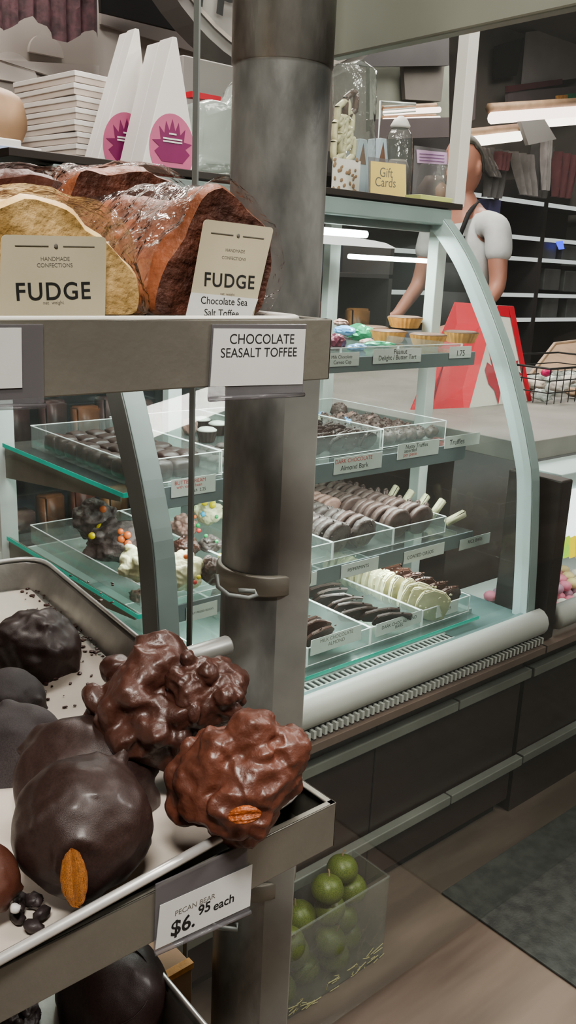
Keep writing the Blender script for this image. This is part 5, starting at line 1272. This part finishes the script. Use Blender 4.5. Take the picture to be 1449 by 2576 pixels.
# ================================================================== PERSON behind the counter
def skin_body(name, joints, edges, mt, parent, sub=2):
    me = bpy.data.meshes.new(name); keys = list(joints); me.from_pydata([joints[k][0] for k in keys], [(keys.index(a), keys.index(b)) for a, b in edges], [])
    o = bpy.data.objects.new(name, me); col.objects.link(o)
    sk = o.modifiers.new('skin', 'SKIN')
    for i, k in enumerate(keys):
        r = joints[k][1]; me.skin_vertices[0].data[i].radius = r if isinstance(r, tuple) else (r, r)
    me.skin_vertices[0].data[0].use_root = True
    o.modifiers.new('sub', 'SUBSURF').levels = sub; o.modifiers['sub'].render_levels = sub
    dg = bpy.context.evaluated_depsgraph_get(); m2 = bpy.data.meshes.new_from_object(o.evaluated_get(dg)); bpy.data.objects.remove(o)
    for p in m2.polygons: p.use_smooth = True
    return m2
hd = at(1158, 415, y=2.62)
per = thing('person', 'person in a white t-shirt and black apron, head bent, behind the white post', 'person', (hd.x, 2.62, 0), rz=0)
# local frame: faces -Y turned towards the picture's left
per.rotation_euler = (0, 0, -1.5)
Hs = hd.z/1.62
J = {'pel': ((0, 0, .93), (.15, .11)), 'wa': ((0, 0, 1.10), (.125, .095)), 'ch': ((0, -.01, 1.28), (.155, .105)), 'sh': ((0, -.01, 1.40), (.09, .07)), 'nk': ((0, -.025, 1.47), (.052, .052)), 'nk2': ((0, -.045, 1.53), (.050, .052)),
     'sl': ((-.16, 0, 1.385), .055), 'el': ((-.21, -.02, 1.12), .038), 'wl': ((-.19, -.20, .98), .026), 'hl': ((-.18, -.29, .96), (.036, .018)),
     'sr': ((.16, 0, 1.385), .055), 'er': ((.21, -.02, 1.12), .038), 'wr': ((.19, -.20, .98), .026), 'hr': ((.18, -.29, .96), (.036, .018)),
     'hipl': ((-.09, 0, .86), .085), 'knl': ((-.10, -.01, .48), .055), 'anl': ((-.10, .02, .09), .035), 'ftl': ((-.10, -.16, .035), .032),
     'hipr': ((.09, 0, .86), .085), 'knr': ((.10, -.01, .48), .055), 'anr': ((.10, .02, .09), .035), 'ftr': ((.10, -.16, .035), .032)}
Eg = [('pel', 'wa'), ('wa', 'ch'), ('ch', 'sh'), ('sh', 'nk'), ('nk', 'nk2'), ('sh', 'sl'), ('sl', 'el'), ('el', 'wl'), ('wl', 'hl'), ('sh', 'sr'), ('sr', 'er'), ('er', 'wr'), ('wr', 'hr'), ('pel', 'hipl'), ('hipl', 'knl'), ('knl', 'anl'), ('anl', 'ftl'), ('pel', 'hipr'), ('hipr', 'knr'), ('knr', 'anr'), ('anr', 'ftr')]
for s in 'lr':
    sx = -1 if s == 'l' else 1; base = J['h'+s][0]
    for k, (dx, L) in enumerate(((-.027, .075), (-.009, .085), (.009, .08), (.027, .065))):
        n1 = 'f%s%d' % (s, k); J[n1+'a'] = ((base[0]+dx, base[1]-.035, base[2]), .0095); J[n1+'b'] = ((base[0]+dx*1.1, base[1]-.035-L*.5, base[2]-.008), .0085); J[n1+'c'] = ((base[0]+dx*1.1, base[1]-.035-L*.9, base[2]-.028), .0075)
        Eg += [('h'+s, n1+'a'), (n1+'a', n1+'b'), (n1+'b', n1+'c')]
    J['t'+s+'a'] = ((base[0]-sx*.036, base[1]+.02, base[2]-.004), .011); J['t'+s+'b'] = ((base[0]-sx*.055, base[1]-.025, base[2]-.012), .0095); Eg += [('h'+s, 't'+s+'a'), ('t'+s+'a', 't'+s+'b')]
bm_ = skin_body('body', J, Eg, None, None)
b = MB(); b.b.from_mesh(bm_)
# head: sculpted ellipsoid
hb = bmesh.new(); bmesh.ops.create_icosphere(hb, subdivisions=5, radius=1.)
tilt = Matrix.Translation((0, -.055, 1.615)) @ Matrix.Rotation(.28, 4, 'X')
def gs(p, c, r): return math.exp(-((p-Vector(c)).length/r)**2)
for v in hb.verts:
    p = v.co.copy(); x, y, z = p
    w = 1-.16*max(0, -z)**1.3; q = Vector((x*.076*w, y*.098, z*.122))
    if y < 0: q.y *= 1-.12*max(0, -z); q.z *= 1.02
    q.y -= .024*gs(p, (0, -1., -.16), .20)+.012*gs(p, (0, -1, .02), .15)      # nose, bridge
    for s in (-1, 1):
        q.y += .012*gs(p, (s*.42, -.88, .08), .20); q.y -= .006*gs(p, (s*.40, -.86, .28), .2); q.x += s*.004*gs(p, (s*.7, -.7, -.2), .3)
    q.y -= .008*gs(p, (0, -.85, -.50), .16)+.012*gs(p, (0, -.66, -.78), .22)   # lips, chin
    v.co = tilt @ q
tmp = bpy.data.meshes.new('h'); hb.to_mesh(tmp); hb.free(); b.b.from_mesh(tmp)
for s in (-1, 1): b.ball(tilt @ Vector((s*.076, .008, -.01)), (.010, .018, .030), Euler((0, 0, s*.3)), 2)
me = b.mesh('person_raw'); o = bpy.data.objects.new('tmp', me); col.objects.link(o); r = o.modifiers.new('r', 'REMESH'); r.mode = 'VOXEL'; r.voxel_size = .0065; s_ = o.modifiers.new('s', 'SMOOTH'); s_.iterations = 2
dg = bpy.context.evaluated_depsgraph_get(); me = bpy.data.meshes.new_from_object(o.evaluated_get(dg)); bpy.data.objects.remove(o)
for p in me.polygons: p.use_smooth = True
setm(me, 'skin'); o = bpy.data.objects.new('body', me); col.objects.link(o); o.parent = per
def loc(name, mb, m_): o = mb.build(name, M[m_], per, True, world=False); return o
b = MB()                                                          # short cropped hair cap
hb = bmesh.new(); bmesh.ops.create_icosphere(hb, subdivisions=4, radius=1.)
dele = []
for v in hb.verts:
    x, y, z = v.co
    if z < .50+y*-.75 if y < .2 else z < -.35: dele.append(v)
    v.co = tilt @ Vector((x*.080, y*.103+.003, z*.128))
bmesh.ops.delete(hb, geom=dele, context='VERTS'); tmp = bpy.data.meshes.new('h'); hb.to_mesh(tmp); hb.free(); b.b.from_mesh(tmp)
h_ = loc('hair', b, 'hair'); sm = h_.modifiers.new('s', 'SOLIDIFY'); sm.thickness = .006; sm.offset = 0
b = MB()
for s in (-1, 1): b.ball(tilt @ Vector((s*.032, -.0865, .012)), (.013, .008, .007), None, 2)
loc('eyes', b, 'eye')
b = MB()
for s in (-1, 1): b.ball(tilt @ Vector((s*.032, -.0935, .012)), (.005, .003, .005), None, 2)
loc('irises', b, 'hair')
b = MB()
for s in (-1, 1): b.tube([tilt @ Vector((s*.014, -.102, .031)), tilt @ Vector((s*.034, -.100, .038)), tilt @ Vector((s*.052, -.086, .032))], [.003, .004, .002], 8)
loc('eyebrows', b, 'hair')
b = MB(); b.ball(tilt @ Vector((0, -.098, -.056)), (.021, .006, .0065), None, 2); loc('lips', b, 'lip')
SH = {'pel': ((0, 0, .90), (.165, .125)), 'wa': ((0, 0, 1.10), (.145, .112)), 'ch': ((0, -.01, 1.28), (.168, .118)), 'sh': ((0, -.008, 1.40), (.10, .080)), 'c': ((0, -.012, 1.435), (.066, .062)), 'sl': ((-.165, 0, 1.385), .068), 'el': ((-.195, -.01, 1.22), .060), 'sr': ((.165, 0, 1.385), .068), 'er': ((.195, -.01, 1.22), .060)}
me = skin_body('shirt', SH, [('pel', 'wa'), ('wa', 'ch'), ('ch', 'sh'), ('sh', 'c'), ('sh', 'sl'), ('sl', 'el'), ('sh', 'sr'), ('sr', 'er')], None, None); setm(me, 'shirt'); o = bpy.data.objects.new('t_shirt', me); col.objects.link(o); o.parent = per
TR = {'pel': ((0, 0, .92), (.16, .122)), 'hl': ((-.09, 0, .84), .10), 'kl': ((-.10, -.01, .48), .07), 'al': ((-.10, .02, .10), .055), 'hr': ((.09, 0, .84), .10), 'kr': ((.10, -.01, .48), .07), 'ar': ((.10, .02, .10), .055)}
me = skin_body('trousers', TR, [('pel', 'hl'), ('hl', 'kl'), ('kl', 'al'), ('pel', 'hr'), ('hr', 'kr'), ('kr', 'ar')], None, None); setm(me, 'navy'); o = bpy.data.objects.new('trousers', me); col.objects.link(o); o.parent = per
b = MB(); g = [[(.125*math.sin(a)*(1-.35*max(0, (z-1.1)/.3)), -.135*math.cos(a*.9)-.012, z) for a in [-1.2+2.4*i/10 for i in range(11)]] for z in (.55, .75, .95, 1.1, 1.22, 1.33)]
for r0, r1 in zip(g, g[1:]): b.sheet(r0, r1)
ap = loc('apron', b, 'apron'); sm = ap.modifiers.new('s', 'SOLIDIFY'); sm.thickness = .004
b = MB()
for s in (-1, 1): b.tube([(s*.07, -.135, 1.33), (s*.075, -.095, 1.42), (s*.055, -.01, 1.475), (s*.03, .06, 1.46)], .010, 8)
loc('apron_straps', b, 'apron')
per.scale = (Hs, Hs, Hs)
hc = (Matrix.Translation(per.location) @ per.rotation_euler.to_matrix().to_4x4() @ Matrix.Diagonal((Hs, Hs, Hs, 1))) @ Vector((0, -.055, 1.615)); dlt = at(1166, 412, y=hc.y)-hc
per.location.x += dlt.x

# ================================================================== LIGHT
def area(n, loc_, rot, sx, sy, p, c=(1, 1, 1), sp=None):
    l = bpy.data.lights.new(n, 'AREA'); l.shape = 'RECTANGLE'; l.size = sx; l.size_y = sy; l.energy = p; l.color = c
    o = bpy.data.objects.new(n, l); col.objects.link(o); o.location = loc_; o.rotation_euler = rot; return o
def aim(o, t): o.rotation_euler = (Vector(t)-o.location).to_track_quat('-Z', 'Y').to_euler(); return o
cool = (.90, 1., .97)
area('case_lamp', (1.1, 1.36, 1.283), (0, 0, 0), .80, .03, 7.5, cool)
area('middle_shelf_lamp', (1.1, 1.20, .812), (0, 0, 0), .80, .012, 1.6, cool)
area('lower_shelf_lamp', (1.1, 1.16, .628), (0, 0, 0), .80, .012, 1.6, cool)
area('top_shelf_lamp', (1.1, 1.16, 1.024), (0, 0, 0), .76, .012, 1.6, cool)
aim(area('rack_ceiling_lamp', (-.35, -.55, 2.9), (0, 0, 0), .6, .25, 42, (1, .95, .88)), (.3, .6, .9))
aim(area('shop_ceiling_lamp', (.2, 1.0, 3.1), (0, 0, 0), .8, .8, 22, (1, .93, .86)), (.9, 1.6, 1.3))
aim(area('front_fill_light', (2.6, -1.0, 2.7), (0, 0, 0), .7, .3, 26, (1, .95, .9)), (.5, .7, .5))  # added fill light, lifts the lower shelf, case base, floor and apples
area('aisle_ceiling_lamp', (4.6, 3.2, 3.15), (0, 0, 0), 2.5, 1.2, 60, (1, .93, .88))
area('partition_ceiling_lamp', (1.6, 2.6, 3.1), (0, 0, 0), 1.6, .6, 70, (1, .92, .85))
area('floor_ceiling_lamp', (1.8, .1, 3.1), (0, 0, 0), .5, 1.2, 26, (1, .93, .86))
w = bpy.data.worlds.new('world'); S.world = w; w.use_nodes = True
w.node_tree.nodes['Background'].inputs[0].default_value = (.75, .72, .70, 1); w.node_tree.nodes['Background'].inputs[1].default_value = .5
S.view_settings.view_transform = 'AgX'; S.view_settings.look = 'AgX - Medium High Contrast'; S.view_settings.exposure = .55
S.cycles.transparent_max_bounces = 24; S.cycles.max_bounces = 5; S.cycles.glossy_bounces = 3; S.cycles.diffuse_bounces = 3; S.cycles.use_adaptive_sampling = True; S.cycles.adaptive_threshold = .08; S.cycles.caustics_reflective = False; S.cycles.caustics_refractive = False
